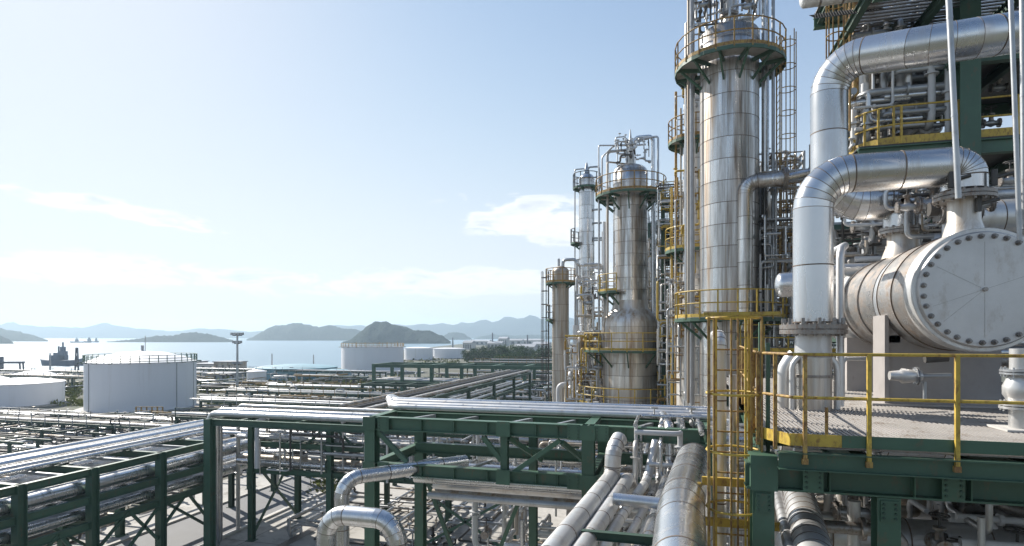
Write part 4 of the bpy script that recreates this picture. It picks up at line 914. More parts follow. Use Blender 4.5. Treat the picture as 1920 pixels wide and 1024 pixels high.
col_pipes(mx_,my_,1.16,4,zt_,[(0,.35,.13,6,zt_+2.4,alu),(-15,.75,.07,6,zt_+2.2,galv),(180,.4,.1,6,zt_+1.6,galv),(195,1.0,.05,8,zt_+1.9,galv),(160,.8,.12,3,zs+6,alud),(215,.6,.06,5,zt_+.6,tan)],'bottle-shaped tower')
pipe([(mx_-1.9,my_-.2,ZatY(1182,368,my_)),(mx_-1.9,my_-.2,zt_+1.2),(mx_-1.1,my_-.2,zt_+1.9),(mx_,my_-.2,zt_+1.9),(mx_+1.2,my_-.2,zt_+2.2)], .06, galv, 'arched grey vent line over the top of the bottle-shaped tower')
spool(mx_-.9,mx_+1.3,my_-1,my_+.8,zt_+.5,zt_+2.2,20,(.03,.07),'thin fitting line on top of the bottle-shaped tower','lines on top of the bottle-shaped tower',[galv,dark,alud],5,(.3,1.2))
# --- slim tall tower
lx_, ly_ = P(1100,500,50).x, P(1100,500,50).y; zl = ZatY(1100,325,ly_)
slim = thing('distillation_tower', (lx_,ly_,0), 'slim blue-grey tower, tallest behind the bottle-shaped one', 'tower')
clad_shell(slim, lx_, ly_, 3, zl-.6, .66, 1.1, 6, alu)
MB().lathe((lx_,ly_,0), [(.67,zl-.6)]+dome(0,0,zl-.6,.67,.6), 24).build('head', alu, slim); MB().lathe((lx_,ly_,0), [(.64,0),(.64,3)], 24).build('skirt', concrete, slim)
ring_platform(slim, lx_, ly_, zl-1.2, .72, 1.15, 0, 360, 10, dark, 14, brk=5, rr=.035, toe=False)
ring_platform(slim, lx_, ly_, ZatY(1100,455,ly_), .72, 1.35, 130, 230, 4, dark, 8, brk=2, rr=.035, toe=False)
for k, py in enumerate((395,420,448,452,500,540,585)):
    z = ZatY(1100,py,ly_); MB().bar((lx_+.6,ly_-.2,z),(lx_+1.3,ly_-.2,z),.35,.1).build('bracket', galv, slim)
MB().tube([(lx_,ly_,zl),(lx_,ly_,zl+.9)], [.25,.06], 8).build('vent_spike', galv, slim)
col_pipes(lx_,ly_,.66,3,zl,[(180,.35,.06,3,zl+.4,galv),(0,.4,.08,3,zl+.5,galv),(-20,.9,.12,4,zl-9,alud),(10,.7,.1,4,zl-5,alud)],'slim blue-grey tower')
# --- small tan tower
sx_, sy_ = P(1051,500,48).x, P(1051,500,48).y; zk = ZatY(1051,508,sy_)
sm_ = thing('distillation_tower', (sx_,sy_,0), 'short tan tower with a square-railed top, leftmost of the towers', 'tower')
clad_shell(sm_, sx_, sy_, 2.5, zk-.1, .68, 1.3, 6, tan)
MB().lathe((sx_,sy_,0), dome(0,0,zk-.1,.7,.5), 24).build('head', tan, sm_); MB().lathe((sx_,sy_,0), [(.66,0),(.66,2.5)], 24).build('skirt', concrete, sm_)
ring_platform(sm_, sx_, sy_, ZatY(1051,530,sy_), .72, 1.22, 0, 360, 10, rusty, 16, brk=5, rr=.03)
ring_platform(sm_, sx_, sy_, ZatY(1051,598,sy_), .72, 1.2, 130, 235, 4, dark, 8, brk=2, rr=.035, toe=False)
ladder(sm_, sx_-1.0, sy_, 6, zk, R(185), .45, dark, True, False, dark, 1.1, .3)
pipe([(sx_+.2,sy_,zk+.3),(sx_+.2,sy_,zk+.9),(sx_+1.35,sy_,zk+.9),(sx_+1.35,sy_,3)], .13, galv, 'grey overhead pipe looping off the top of the tan tower', band=2)
pipe([(sx_-.15,sy_,zk+.3),(sx_-.15,sy_,zk+1.0)], .11, galv, 'stub vent on top of the tan tower')
g_ = P(1080,700,44)
pipe([P(1080,610,46),P(1080,690,46),P(1066,705,45),P(1064,780,44)], .26, whitep, 'white cranked pipe at the foot of the tan tower', n=14)
pipe([P(1048,790,43),P(1048,722,43),P(1066,722,43),P(1066,790,43)], .22, whitep, 'white inverted U pipe at the foot of the tan tower', n=14)
pipe([P(1113,730,43),P(1113,690,43),P(1128,688,43)], .22, whitep, 'white elbow left of the bottle-shaped tower foot', n=14)
# ================================================================ PROCESS STRUCTURES BETWEEN AND BEHIND THE TOWERS
random.seed(71)
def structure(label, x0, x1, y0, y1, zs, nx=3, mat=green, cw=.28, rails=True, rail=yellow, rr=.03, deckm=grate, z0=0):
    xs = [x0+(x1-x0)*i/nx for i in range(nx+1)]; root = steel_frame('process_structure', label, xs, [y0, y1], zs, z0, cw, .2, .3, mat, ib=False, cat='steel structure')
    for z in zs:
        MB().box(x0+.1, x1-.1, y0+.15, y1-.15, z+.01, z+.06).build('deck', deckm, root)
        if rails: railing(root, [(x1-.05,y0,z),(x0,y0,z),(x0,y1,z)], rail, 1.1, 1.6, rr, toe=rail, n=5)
    return root
def vessel(name, p, ax, r, l, mat, lab, cat='vessel'):
    p = V(p); ax = V(ax).normalized(); root = thing(name, p, lab, cat)
    k = 5; ha = [(math.sin(math.pi/2*i/k)*r, -math.cos(math.pi/2*i/k)*r*.5) for i in range(k+1)]
    pts = [p+ax*(z-l/2) for _, z in ha]+[p+ax*(l/2-z) for _, z in ha[::-1]]; rs = [max(.01, a) for a, _ in ha]+[max(.01, a) for a, _ in ha[::-1]]
    MB().tube(pts, rs, 24).build('shell', mat, root)
    m = MB()
    for i in range(-1, 2): m.tube([p+ax*(l*.3*i-.03), p+ax*(l*.3*i+.03)], r*1.02, 24, False)
    m.build('band', flangem, root)
    return root
# A: behind the middle tower, right
sA = P(1245,500,46); 
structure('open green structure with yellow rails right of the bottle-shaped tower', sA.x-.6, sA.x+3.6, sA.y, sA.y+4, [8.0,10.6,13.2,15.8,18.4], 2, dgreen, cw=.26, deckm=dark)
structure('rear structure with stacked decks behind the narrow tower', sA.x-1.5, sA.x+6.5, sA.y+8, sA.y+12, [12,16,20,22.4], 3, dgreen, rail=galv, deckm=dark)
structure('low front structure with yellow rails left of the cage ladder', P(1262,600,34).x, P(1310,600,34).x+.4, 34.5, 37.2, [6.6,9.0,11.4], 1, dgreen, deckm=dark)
for i in range(14):
    z = random.choice([8.3,10.9,13.5,16.1,18.6]); x = sA.x+random.uniform(0,3); 
    vessel('vessel', (x, sA.y+random.uniform(.6,2), z+.6), random.choice([(1,0,0),(0,0,1),(0,1,0)]), random.uniform(.22,.5), random.uniform(1.2,2.2), random.choice([aluw,alud,alu,tan,whitep]), 'small vessel on a deck right of the bottle-shaped tower')['group'] = 'small vessels right of the bottle-shaped tower'
spool(sA.x-1.2,sA.x+4,sA.y-1.4,sA.y+1,5,19.5,120,(.03,.09),'thin pipe in the dense pipework right of the bottle-shaped tower','pipes right of the bottle-shaped tower',mixm+[rusty,yellow],6,(.5,4))
for i in range(40): valve((sA.x+random.uniform(-1,4),sA.y-random.uniform(.2,1.5),random.uniform(6,18)), random.uniform(.7,1.3),'small valve in the pipework right of the bottle-shaped tower','valves right of the bottle-shaped tower','x')
for i in range(12):
    x = sA.x+random.uniform(-1,4.2); za = random.uniform(3,8); tag(MB().tube([(x,sA.y-random.uniform(.2,1.6),za),(x,sA.y-.9,za+random.uniform(5,12))], random.uniform(.07,.2), 10).build('pipe', random.choice([alud,galv,tan,aluw])), 'upright riser in front of the decks right of the bottle-shaped tower','pipe','risers right of the bottle-shaped tower')
clad_pipe([P(1262,760,42),P(1262,545,42),P(1274,535,42),P(1274,760,42)], .33, aluw, 'pale hairpin pipe loop left of the biggest tower', .6, 1.0, 20)
sB = P(1243,500,37)
structure('tall narrow structure of stacked yellow-railed decks between the two big towers', sB.x, sB.x+1.9, sB.y, sB.y+2.6, [9.5,11.6,13.4,15.2,17,18.8,20.6], 1, dgreen, cw=.2, deckm=dark)
for i in range(9): vessel('vessel', (sB.x+random.uniform(.3,1.6), sB.y+random.uniform(.4,1.4), random.choice([9.5,11.6,13.4,15.2,17,18.8])+.6), random.choice([(1,0,0),(0,0,1)]), random.uniform(.2,.34), random.uniform(.8,1.1), random.choice([aluw,alud,alu,tan]), ORD[i]+' small drum of the narrow stacked structure')
spool(sB.x-.3,sB.x+2.6,sB.y-1.2,sB.y+.4,6,21.3,190,(.025,.075),'','pipes crowding the narrow stacked structure',mixm+[rusty,yellow,dark],6,(.4,3.5))
spool(t2x-1.4,t2x+.3,t2y-1.4,t2y-.5,4,15,80,(.02,.06),'','lines below the narrow tower',mixm+[rusty,yellow],6,(.4,3))
spool(TX+1.2,TX+3.4,TY-.6,TY+1.5,9,19,80,(.02,.06),'','lines between the biggest tower and the grey riser',mixm+[dark,rusty],6,(.4,4))
# fill left of the middle tower
spool(mx_-3.6,mx_-2.0,my_-.6,my_+2,3.5,17,80,(.03,.09),'thin pipe in the pipework left of the bottle-shaped tower','pipes left of the bottle-shaped tower',mixm+[yellow],5,(.5,3))
for i in range(18): valve((mx_+random.uniform(-3.6,-2.2),my_-random.uniform(0,.6),random.uniform(5,16)), random.uniform(.7,1.2),'small valve left of the bottle-shaped tower','valves left of the bottle-shaped tower','x')
spool(mx_-4.3,mx_-2.2,my_-1.2,my_+1,6.6,12,60,(.03,.07),'','yellow and silver lines left of the bottle-shaped tower foot',[yellow,rusty,alud,galv,whitep],5,(.4,2.5))
spool(mx_+2.3,mx_+4.6,my_-1.2,my_+1,6.6,13,60,(.03,.07),'','yellow and silver lines right of the bottle-shaped tower foot',[yellow,rusty,alud,galv,dgreen],5,(.4,2.5))
spool(mx_-3.6,mx_+4.5,my_-4.5,my_-3.2,3,7.6,60,(.04,.1),'thin pipe crossing before the foot of the bottle-shaped tower','pipes before the foot of the bottle-shaped tower',mixm+[rusty],5,(.5,3))
spool(-3,6,30,36,1,7.2,90,(.05,.14),'bent pipe at the feet of the towers','bent pipes at the tower feet',mixm,5,(.6,3))
for i in range(20): valve((random.uniform(-7,5),random.uniform(34,36),random.uniform(3,7)), random.uniform(.8,1.4),'valve at the feet of the towers','valves at the tower feet','x')
structure('dark green structure round the foot of the bottle-shaped tower', mx_+2.4, mx_+5.2, my_-2.4, my_+1, [5.5,8.4,11.2], 1, dgreen, deckm=dark)
# B: louvred frame between big tower and grey riser
lb = P(1470,500,34); lbw = 4.4
lv = structure('dark structure with green louvres right of the biggest tower', lb.x-.9, lb.x+lbw, lb.y, lb.y+4, [8,10.6,13.2,15.8,18.3], 2, dgreen, rail=galv, deckm=dark)
for i in range(26): MB().bar((lb.x-.8,lb.y+1.2,8.4+i*.34),(lb.x+lbw,lb.y+1.2,8.4+i*.34), .3, .03, up=(0,.5,1)).build('louvre', green, lv)
for i, z in enumerate((17.0,18.9)): vessel('vessel', (lb.x+1.0,lb.y+1,z+.3), (0,0,1), .45, 1.4, aluw, ['lower','upper'][i]+' white vessel on the louvred structure')
l2 = P(1437,400,25.2)
lad = thing('access_ladder', (l2.x,l2.y,9), 'tall ladder strip with pipes right of the biggest tower', 'ladder')
ladder(lad, l2.x+.35, l2.y, 9, 19.5, R(0), .5, galv, False, True)
for i, (dx_, r, m_) in enumerate(((-.3,.07,dgreen),(.0,.09,alu),(.2,.12,aluw),(.75,.06,tan),(.95,.05,galv),(-.5,.05,alud))):
    pipe([(l2.x+dx_,l2.y+.3,8),(l2.x+dx_,l2.y+.3,19.6-i*.9)], r, m_, f'{ORD[i]} upright pipe of the bundle right of the biggest tower', n=10, band=1.8)
spool(l2.x-.3,l2.x+1.6,l2.y+.6,l2.y+3,12.5,20,70,(.025,.08),'','lines climbing beside the ladder strip',mixm+[dark,rusty],6,(.5,4))
spool(l2.x-.4,l2.x+2.3,l2.y,l2.y+2,8,13.5,60,(.025,.07),'thin line in the pipework below the ladder strip','lines below the ladder strip',mixm+[yellow],5,(.4,2))
for i in range(14): valve((l2.x+random.uniform(-.3,2),l2.y-random.uniform(0,.8),random.uniform(9,13)), random.uniform(.5,.9),'small valve below the ladder strip','valves below the ladder strip','x')
wk = thing('walkway', (l2.x,l2.y-1,12.2), 'yellow-railed catwalk between the biggest tower and the grey riser', 'walkway')
MB().box(l2.x-1.2,l2.x+2.4,l2.y-1.5,l2.y-.5,11.3,11.36).build('deck', grate, wk); railing(wk, [(l2.x-1.2,l2.y-1.5,11.36),(l2.x+2.4,l2.y-1.5,11.36)], yellow, 1.1, .9, .025, toe=yellow)
# ================================================================ CAGE LADDER IN FRONT
random.seed(81)
KX, KY = .83, 8.75
cg = thing('caged_ladder', (KX,KY,4), 'yellow caged ladder standing between the frame and the platform', 'ladder')
zc = 12.28
for dx_ in (-.34, -.25, -.02, .07, .17, .25, .34): MB().bar((KX+dx_,KY+(.1 if abs(dx_) < .3 else -.22),4.5),(KX+dx_,KY+(.1 if abs(dx_) < .3 else -.22),zc-.02), .026 if dx_ != -.34 else .04, .045).build('cage_bar', yellow if dx_ in (-.32,.33,.17) else rusty, cg)
for z in (4.9,5.7,6.5,7.3,8.1,8.9,9.6,10.4,11.2,12.25):
    h5 = [V((KX+.36*math.cos(a), KY-.02+.36*math.sin(a), z)) for a in [2*math.pi*i/18 for i in range(19)]]
    MB().tube(h5, .017, 6, False).build('cage_hoop', yellow, cg)
for s_ in (-1, 1): MB().bar((KX+.24*s_+.02,KY+.36,4.5),(KX+.24*s_+.02,KY+.36,zc), .06, .03).build('stringer', yellow, cg)
for i in range(25): MB().tube([(KX-.22,KY+.36,4.6+.3*i),(KX+.26,KY+.36,4.6+.3*i)], .014, 6).build('rung', rusty, cg)
for z in (9.85, 9.25, 8.6): MB().bar((KX-.4,KY+.42,z),(KX+.85,KY+.42,z), .06, .12).build('bracket', yellow, cg)
MB().bar((KX-.42,KY-.38,12.3),(KX+.55,KY-.38,12.3), .045).build('gate_rail', yellow, cg)
clad_pipe([(KX-.13,KY+.72,4),(KX-.13,KY+.72,12.0),(KX-.13,KY+1.5,12.0)], .1, aluw, 'white pipe rising inside the yellow ladder cage', .2, .8, 18)
pipe([(KX+.08,KY+.9,4),(KX+.08,KY+.9,11.4)], .06, alud, 'dull pipe beside the white one behind the ladder cage', band=.9)
for i, (dx_, h_) in enumerate(((.42,12.2),(.52,11.9))): tag(MB().bar((KX+dx_,KY+.5,4),(KX+dx_,KY+.5,h_), .05, .09).build('green_post', green), ['left','right'][i]+' slim green post between cage ladder and platform', 'post')
# ================================================================ OPERATING PLATFORM
DZ = 10.67
pfm = thing('operating_platform', (1.44,8.1,DZ), 'grated operating platform with yellow handrail round the big exchanger', 'platform')
Ax, Ay = 1.44, 8.1
gm = MB(); y = 8.14; x = 1.5
# bearing bars and cross rods
x = 1.50
while x < 9.2:
    ys_ = 8.13; gm.add([], []); z0, z1 = DZ-.03, DZ
    gm.box(x, x+.024, ys_, 20, z0, z1); x += .062
tag(gm.build('grating', grate, pfm), None, kind='stuff')
gm = MB(); y = 8.2
while y < 20: gm.box(1.48, 9.2, y, y+.01, DZ-.028, DZ-.012); y += .1
tag(gm.build('grating_rods', grate, pfm), None, kind='stuff')
MB().box(1.46,9.2,8.12,20,DZ-.09,DZ-.075).build('gap_shade_sheet', boltm, pfm)  # added dark sheet, stands in for the shade seen through the grating gaps
MB().ibeam((1.3,8.06,DZ-.24),(9.3,8.06,DZ-.24), .14, .22).build('edge_beam', green, pfm)
MB().box(1.44,2.02,8.055,8.07,DZ-.05,DZ+.10).build('toe_board', yellow, pfm); MB().box(2.023,9.2,8.055,8.07,DZ-.05,DZ+.10).build('toe_board', green, pfm)
MB().bar((1.44,8.07,DZ+.02),(1.16,8.6,DZ+.02), .015, .15).build('toe_board', yellow, pfm); MB().bar((1.16,8.6,DZ+.02),(1.5,14,DZ+.02), .015, .15).build('toe_board', yellow, pfm)
gm = MB(); gm.add([(1.44,8.1,DZ-.045),(1.5,8.1,DZ-.045),(1.5,20,DZ-.045),(1.9,20,DZ-.045),(1.5,14,DZ-.045),(1.16,8.6,DZ-.045)], [(0,1,2,3,4,5)]); gm.build('corner_plate', grate, pfm)
MB().ibeam((1.16,8.6,DZ-.22),(1.5,14,DZ-.22), .12, .2).build('edge_beam', green, pfm)
MB().ibeam((.95,8.45,DZ-.52),(9.3,8.45,DZ-.52), .3, .34).build('main_beam', green, pfm)
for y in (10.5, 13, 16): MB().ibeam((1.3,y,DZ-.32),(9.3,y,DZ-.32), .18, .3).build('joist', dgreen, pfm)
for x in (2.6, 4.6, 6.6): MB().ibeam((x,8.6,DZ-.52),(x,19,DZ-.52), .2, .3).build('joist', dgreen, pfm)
for x, w in ((1.16,.27),(2.62,.26),(5.4,.3)):
    MB().ibeam((x,8.45,0),(x,8.45,DZ-.70), w, w, up=(0,1,0)).build('column', green, pfm)
MB().box(1.0,1.33,8.28,8.62,DZ-.7,DZ-.24).build('column_head', green, pfm)
ry = 8.03
for x in (1.95,2.9,3.5,4.3,5.1,5.9): MB().box(x-.006,x+.006,8.31,8.44,DZ-.67,DZ-.37).build('stiffener', green, pfm)
for x in (1.75,3.3,4.6): bolted(pfm, x, 8.30, DZ-.52, .24, .3)
for x in (1.16,2.62): bolted(pfm, x, 8.27 if x < 2 else 8.31, DZ-.86, .2, .26)
for nm, hh, x0 in (('top_rail',1.1,1.46),('middle_rail',.56,1.46)):
    MB().tube([(x0,ry,DZ+hh),(9.2,ry,DZ+hh)], .02, 8).build(nm, yellow, pfm)
    MB().tube([(x0,ry,DZ+hh),(1.13,8.6,DZ+hh),(1.47,14,DZ+hh)], .02, 8).build(nm, rusty, pfm)
for x in (1.60, 2.31, 3.23, 4.2, 5.3): MB().bar((x,ry-.01,DZ-.22),(x,ry-.01,DZ+1.1), .045, .045).build('post', yellow if x > 1.7 else rusty, pfm); MB().box(x-.035,x+.035,ry-.035,ry+.02,DZ-.27,DZ-.2).build('post_foot', rusty, pfm)
for (x, y) in ((1.30,8.3),(1.13,8.6),(1.17,9.4),(1.23,10.3),(1.3,11.4),(1.37,12.6),(1.45,13.9)): MB().bar((x,y,DZ-.15),(x,y,DZ+1.1), .045, .045).build('post', rusty, pfm)
MB().bar((1.98,8.62,DZ),(1.98,8.62,DZ+.38), .035).build('stub_post', rusty, pfm)
# ================================================================ BIG EXCHANGER
EX, EY, EZ = 4.92, 11.24, 12.76; ER = 1.03; EL = 6.2
ex = thing('heat_exchanger', (EX,EY,DZ), 'huge horizontal vessel with a bolted round end plate on the platform', 'heat exchanger')
def ring_y(y0, y1, ra, rb, name, mat, n=64, cap=False): MB().tube([(EX,y0,EZ),(EX,y1,EZ)], [ra, rb], n, cap).build(name, mat, ex)
ring_y(EY+.10, EY+.42, ER-.01, ER, 'channel_flange', aluw, cap=True)
ring_y(EY+.42, EY+1.05, ER, ER*.985, 'shell_section', shellw)
y = EY+1.05; i = 0
for w, dr, m_ in ((.016,.004,seamm),(.75,-.01,shellw),(.016,.004,seamm),(.30,-.03,galv),(.9,-.015,shellw),(.04,.015,flangem),(1.2,-.03,shellw),(.05,0,flangem),(1.3,-.03,aluw),(.06,.0,flangem),(1.2,-.03,aluw)):
    ring_y(y, y+w, ER+dr, ER+dr, 'shell_section' if w > .2 else 'band', m_, cap=True); y += w
# end plate with 40 bolts
MB().tube([(EX,EY+.02,EZ),(EX,EY+.06,EZ),(EX,EY+.10,EZ)], [.93,.955,.955], 96).build('end_plate', facem, ex)
MB().tube([(EX,EY+.088,EZ),(EX,EY+.1005,EZ)], [ER-.02,ER-.012], 96).build('gasket_ring', aluw, ex)
MB().tube([(EX,EY-.03,EZ),(EX,EY+.02,EZ)], .035, 10).build('centre_boss', flangem, ex)
for a in (90, 200, 150, -90, 222, 20): MB().bar((EX+.06*math.cos(R(a)),EY+.0185,EZ+.06*math.sin(R(a))),(EX+.78*math.cos(R(a)),EY+.0185,EZ+.78*math.sin(R(a))), .003, .003).build('scribe_line', flangem, ex)
bm = MB().tube([(0,0,0),(0,-.012,0)], .047, 14).tube([(0,-.012,0),(0,-.055,0)], .034, 6).tube([(0,-.055,0),(0,-.09,0)], .022, 8)
bme = bpy.data.meshes.new('bolt'); bme.from_pydata(bm.v, [], bm.f); bme.materials.append(boltm)
for i in range(31):
    a = R(i*360/31+random.uniform(-.6,.6)); shared('bolt', bme, ex, (.872*math.cos(a), .022, EZ-DZ+.872*math.sin(a)), (0, R(random.uniform(0,60)), 0))
# saddle
sdm = MB(); sdm.box(3.98,5.9,12.9,13.25,DZ,EZ-.75); sdm.build('saddle', pedestal, ex); MB().box(3.93,4.0,12.72,13.4,DZ,EZ-.36).build('saddle_rib', pedestal, ex)
m = MB(); m.add([(4.0,12.9,DZ+1.2),(4.0,12.9,EZ-.3),(4.25,12.9,EZ-.74),(4.25,12.9,DZ+1.2),(4.0,13.2,DZ+1.2),(4.0,13.2,EZ-.3),(4.25,13.2,EZ-.74),(4.25,13.2,DZ+1.2)], [(0,1,2,3),(7,6,5,4),(0,4,5,1),(1,5,6,2),(2,6,7,3)]); m.build('saddle_horn', pedestal, ex)
MB().box(3.7,6.1,12.65,13.5,DZ+.003,DZ+.04).build('base_plate', pedestal, ex)
MB().box(4.1,5.8,15.9,16.2,DZ,EZ-.8).build('saddle', pedestal, ex)
# nozzles on top
def nozzle(x, y, z0, z1, r, lab='nozzle'):
    MB().tube([(x,y,z0),(x,y,z0+.18),(x,y,z0+.3),(x,y,z1)], [r*1.35,r*1.15,r,r], 24).build('nozzle', alus, ex)
NX = EX-.08
nozzle(NX, 11.77, EZ+ER-.12, 14.42, .24); MB().flange((NX,11.77,14.38),(0,0,1),.45,.06,16,26).build('flange', flangem, ex)
nozzle(4.8, 14.4, EZ+ER-.12, 14.25, .3); MB().flange((4.8,14.4,14.25),(0,0,1),.46,.06,16,24).build('flange', flangem, ex)
# front riser and its loop to the vessel
RX, RY = 2.48, 11.77; LZ = 14.92
clad_pipe([(RX,RY,12.25),(RX,RY,LZ),(NX,RY,LZ),(NX,RY,14.5)], .335, alu, 'large silver pipe rising from the deck and bending over to the vessel top', .62, 1.0, 40, flanges=[], gore=R(12))
fl = thing('flanged_riser', (RX,RY,DZ), 'flanged lower joint of the large silver pipe on the deck', 'pipe joint')
MB().flange((RX,RY,12.12),(0,0,1),.56,.085,20,32).build('flange', flangem, fl)
MB().tube([(RX,RY,DZ-.3),(RX,RY,11.6)], .31, 28).build('lower_pipe', alut, fl); MB().tube([(RX,RY,11.6),(RX,RY,12.03)], [.31,.30], 28).build('reducer', alud, fl)
for z in (11.25,11.62): MB().tube([(RX,RY,z),(RX,RY,z+.05)], .33, 28).build('band', flangem, fl)
for dx_, dy_, r in ((-.46,.15,.13),(-.38,-.15,.05),(.42,.1,.06)): pipe([(RX+dx_,RY+dy_,DZ-.4),(RX+dx_,RY+dy_,11.55-r),(RX+dx_*.6,RY+dy_,11.65)], r, aluw, {.13:'fat white stub pipe left of the flanged riser',.05:'thin white line left of the flanged riser',.06:'thin white line right of the flanged riser'}[r])
for i in range(12):
    a = i*30; MB().bar((RX+.5*math.cos(R(a)),RY+.5*math.sin(R(a)),12.2),(RX+.5*math.cos(R(a)),RY+.5*math.sin(R(a)),12.32), .05).build('stud_nut', boltm, fl)
pipe([(RX+.52,RY+.3,10.7),(RX+.52,RY+.3,13.6),(RX+.75,RY+.8,13.75),(RX+.75,RY+1.6,13.75)], .07, alud, 'thin bent pipe right behind the large silver riser')
# rear riser
QX, QY = 3.36, 14.4
clad_pipe([(4.8,QY,14.3),(4.8,QY,14.9),(QX,QY,14.9),(QX,QY,18.1),P(1790,78,11.3),P(2080,35,11.2)], .375, alu, 'thickest silver pipe climbing behind and sweeping off top right', .75, 1.0, 40, gore=R(12))
# fittings on the vessel top
random.seed(91)
spool(4.3,5.5,13.2,15,14.0,15.2,22,(.02,.05),'thin fitting line between the two vessel nozzles','fitting lines on the vessel top',[galv,dark,alud,tan],5,(.2,.7))
for i, (x, y, z, s) in enumerate(((5.0,13.4,14.6,.9),(5.4,12.6,14.4,.7),(4.4,13.0,14.5,.55),(5.7,13.8,14.5,.8),(4.9,12.7,14.9,.6))): valve((x,y,z), s, ['large','right','small left','far right','upper'][i]+' dark valve on top of the bolted vessel', None, 'x')
nz_ = thing('safety_valve', (5.0,13.1,14.2), 'cluster of flanges between the vessel nozzles', 'valve'); MB().flange((5.0,13.1,14.45),(1,0,0),.3,.05,10,18).build('flange', boltm, nz_); MB().flange((5.35,13.1,14.45),(1,0,0),.26,.04,10,18).build('flange', boltm, nz_); MB().tube([(4.8,13.1,14.45),(5.5,13.1,14.45)], .13, 12).build('body', dark, nz_); MB().tube([(5.1,13.1,13.7),(5.1,13.1,14.9)], .08, 10).build('stem', galv, nz_)
for i, (x, z) in enumerate(((NX-.3,14.62),(NX+.32,14.62),(NX+.1,14.2))): tag(MB().tube([(x,11.5,z),(x+.25,11.4,z+.05)], .03, 6).tube([(x,11.5,z-.12),(x,11.5,z+.14)], .05, 8).build('gauge', dark), ['left','right','lower'][i]+' small gauge at the front nozzle flange', 'gauge')
# deck fittings at right under the vessel
def deck_stack(x, y, lab):
    t_ = thing('valve_stack', (x,y,DZ), lab, 'valve')
    MB().box(x-.28,x+.28,y-.28,y+.28,DZ+.002,DZ+.03).build('base_plate', kerbm, t_); MB().tube([(x,y,DZ+.03),(x,y,DZ+.3)], .13, 16).build('pipe_stub', aluw, t_)
    MB().flange((x,y,DZ+.34),(0,0,1),.24,.04,10,18).build('flange', aluw, t_); MB().tube([(x,y,DZ+.38),(x,y,DZ+.5),(x,y,DZ+.62),(x,y,DZ+.78)], [.13,.2,.2,.13], 18).build('body', aluw, t_)
    MB().flange((x,y,DZ+.82),(0,0,1),.23,.035,10,18).build('flange', galv, t_); MB().tube([(x,y,DZ+.86),(x,y,DZ+1.15)], .12, 14).build('pipe_stub', aluw, t_)
    MB().tube([(x+.1,y-.05,DZ+.56),(x+.45,y-.05,DZ+.56)], .09, 12).build('branch', galv, t_)
deck_stack(4.75, 9.9, 'silver flanged valve stack on the deck at the right edge'); deck_stack(5.35, 10.2, 'second valve stack partly cut by the right edge')
v_ = thing('control_valve', (4.0,11.9,DZ+.75), 'bright horizontal valve body before the grey saddle', 'valve'); p0 = V((3.75,11.9,DZ+.62))
MB().tube([p0,p0+V((.16,0,0)),p0+V((.2,0,0)),p0+V((.5,0,0))], [.08,.1,.14,.09], 14).build('body', aluw, v_); MB().tube([p0+V((.5,0,0)),p0+V((.95,0,.02))], .045, 10).build('stem', galv, v_); MB().flange(p0+V((.42,0,0)),(1,0,0),.16,.02,8,16).build('flange', galv, v_)
MB().tube([p0+V((.55,0,.3)),p0+V((.9,0,.33))], .07, 10).build('actuator', dark, v_); MB().tube([p0+V((.55,0,-.1)),p0+V((.55,0,-.45))], .03, 8).build('drain', galv, v_)
pipe([(3.1,12.3,DZ+.1),(3.1,12.3,DZ+.9),(3.6,12.6,DZ+.9)], .04, galv, 'thin drain line beside the vessel saddle')
# slender white uprights in front
for i, (pxt, pyt, pxb, pyb, D, r) in enumerate(((1776,-60,1797,372,9.0,.042),(1893,-60,1912,450,9.0,.034),(1917,-60,1921,430,10.4,.05))):
    p_, q_ = P(pxt,pyt,D), P(pxb,pyb,D); pipe([p_, q_], r, galv, ['thin white upright pipe in front of the big green column','thin pale upright near the right edge','pale upright at the right edge'][i], n=12, band=1.5)
# ================================================================ TALL GREEN STRUCTURE TOP RIGHT
random.seed(95)
SY = 19.5; xc = XatY(1812, SY); xl = XatY(1625, SY)
S1 = thing('process_structure', (xc,SY,0), 'tall green structure at top right with railed decks', 'steel structure')
for x, y, w, zt in ((xc,SY,.5,27),(XatY(1642,24.5),24.5,.36,27),(XatY(1742,24.5),24.5,.34,22),(xc+5.5,SY,.45,27),(xc+5.5,24.5,.4,27)): MB().ibeam((x,y,0),(x,y,zt), w, w, up=(0,1,0)).build('column', green, S1)
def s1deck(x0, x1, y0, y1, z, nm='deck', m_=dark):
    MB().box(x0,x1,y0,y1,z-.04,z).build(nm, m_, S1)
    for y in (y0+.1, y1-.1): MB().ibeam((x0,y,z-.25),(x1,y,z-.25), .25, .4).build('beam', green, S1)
    for k in range(5):
        x = x0+.15+(x1-x0-.3)*k/4; MB().ibeam((x,y0+.25,z-.22),(x,y1-.25,z-.22), .16, .3).build('joist', dgreen, S1)
zd = ZatY(1700,268,SY)
s1deck(xl-.2, xc+7, SY, 25, zd)
arc_ = [V((xl+.9-1.1*math.cos(R(a)), SY+1.1-1.1*math.sin(R(a)), zd)) for a in (0,20,40,60,80,90)]
railing(S1, arc_+[V((xc+7,SY,zd))], yellow, 1.1, 1.5, .028, toe=yellow, toe_h=.22)
railing(S1, [V((xl-.2,25,zd)),V((xl-.2,20.6,zd))], yellow, 1.1, 1.1, .028, toe=yellow)
z2 = ZatY(1880,82,SY); s1deck(XatY(1760,SY)+.2, xc+7, SY, 24.5, z2)
z3 = ZatY(1750,-30,17.5); xa = XatY(1640,17.5); gm = MB(); y = 17.5
while y < 23.5: gm.box(xa, xa+12, y, y+.09, z3+.36, z3+.4); y += .19
tag(gm.build('slat_deck', flangem, S1), None, kind='stuff')
for x in range(0, 13, 2): MB().ibeam((xa+x,17.5,z3+.2),(xa+x,23.5,z3+.2), .18, .3).build('joist', dgreen, S1)
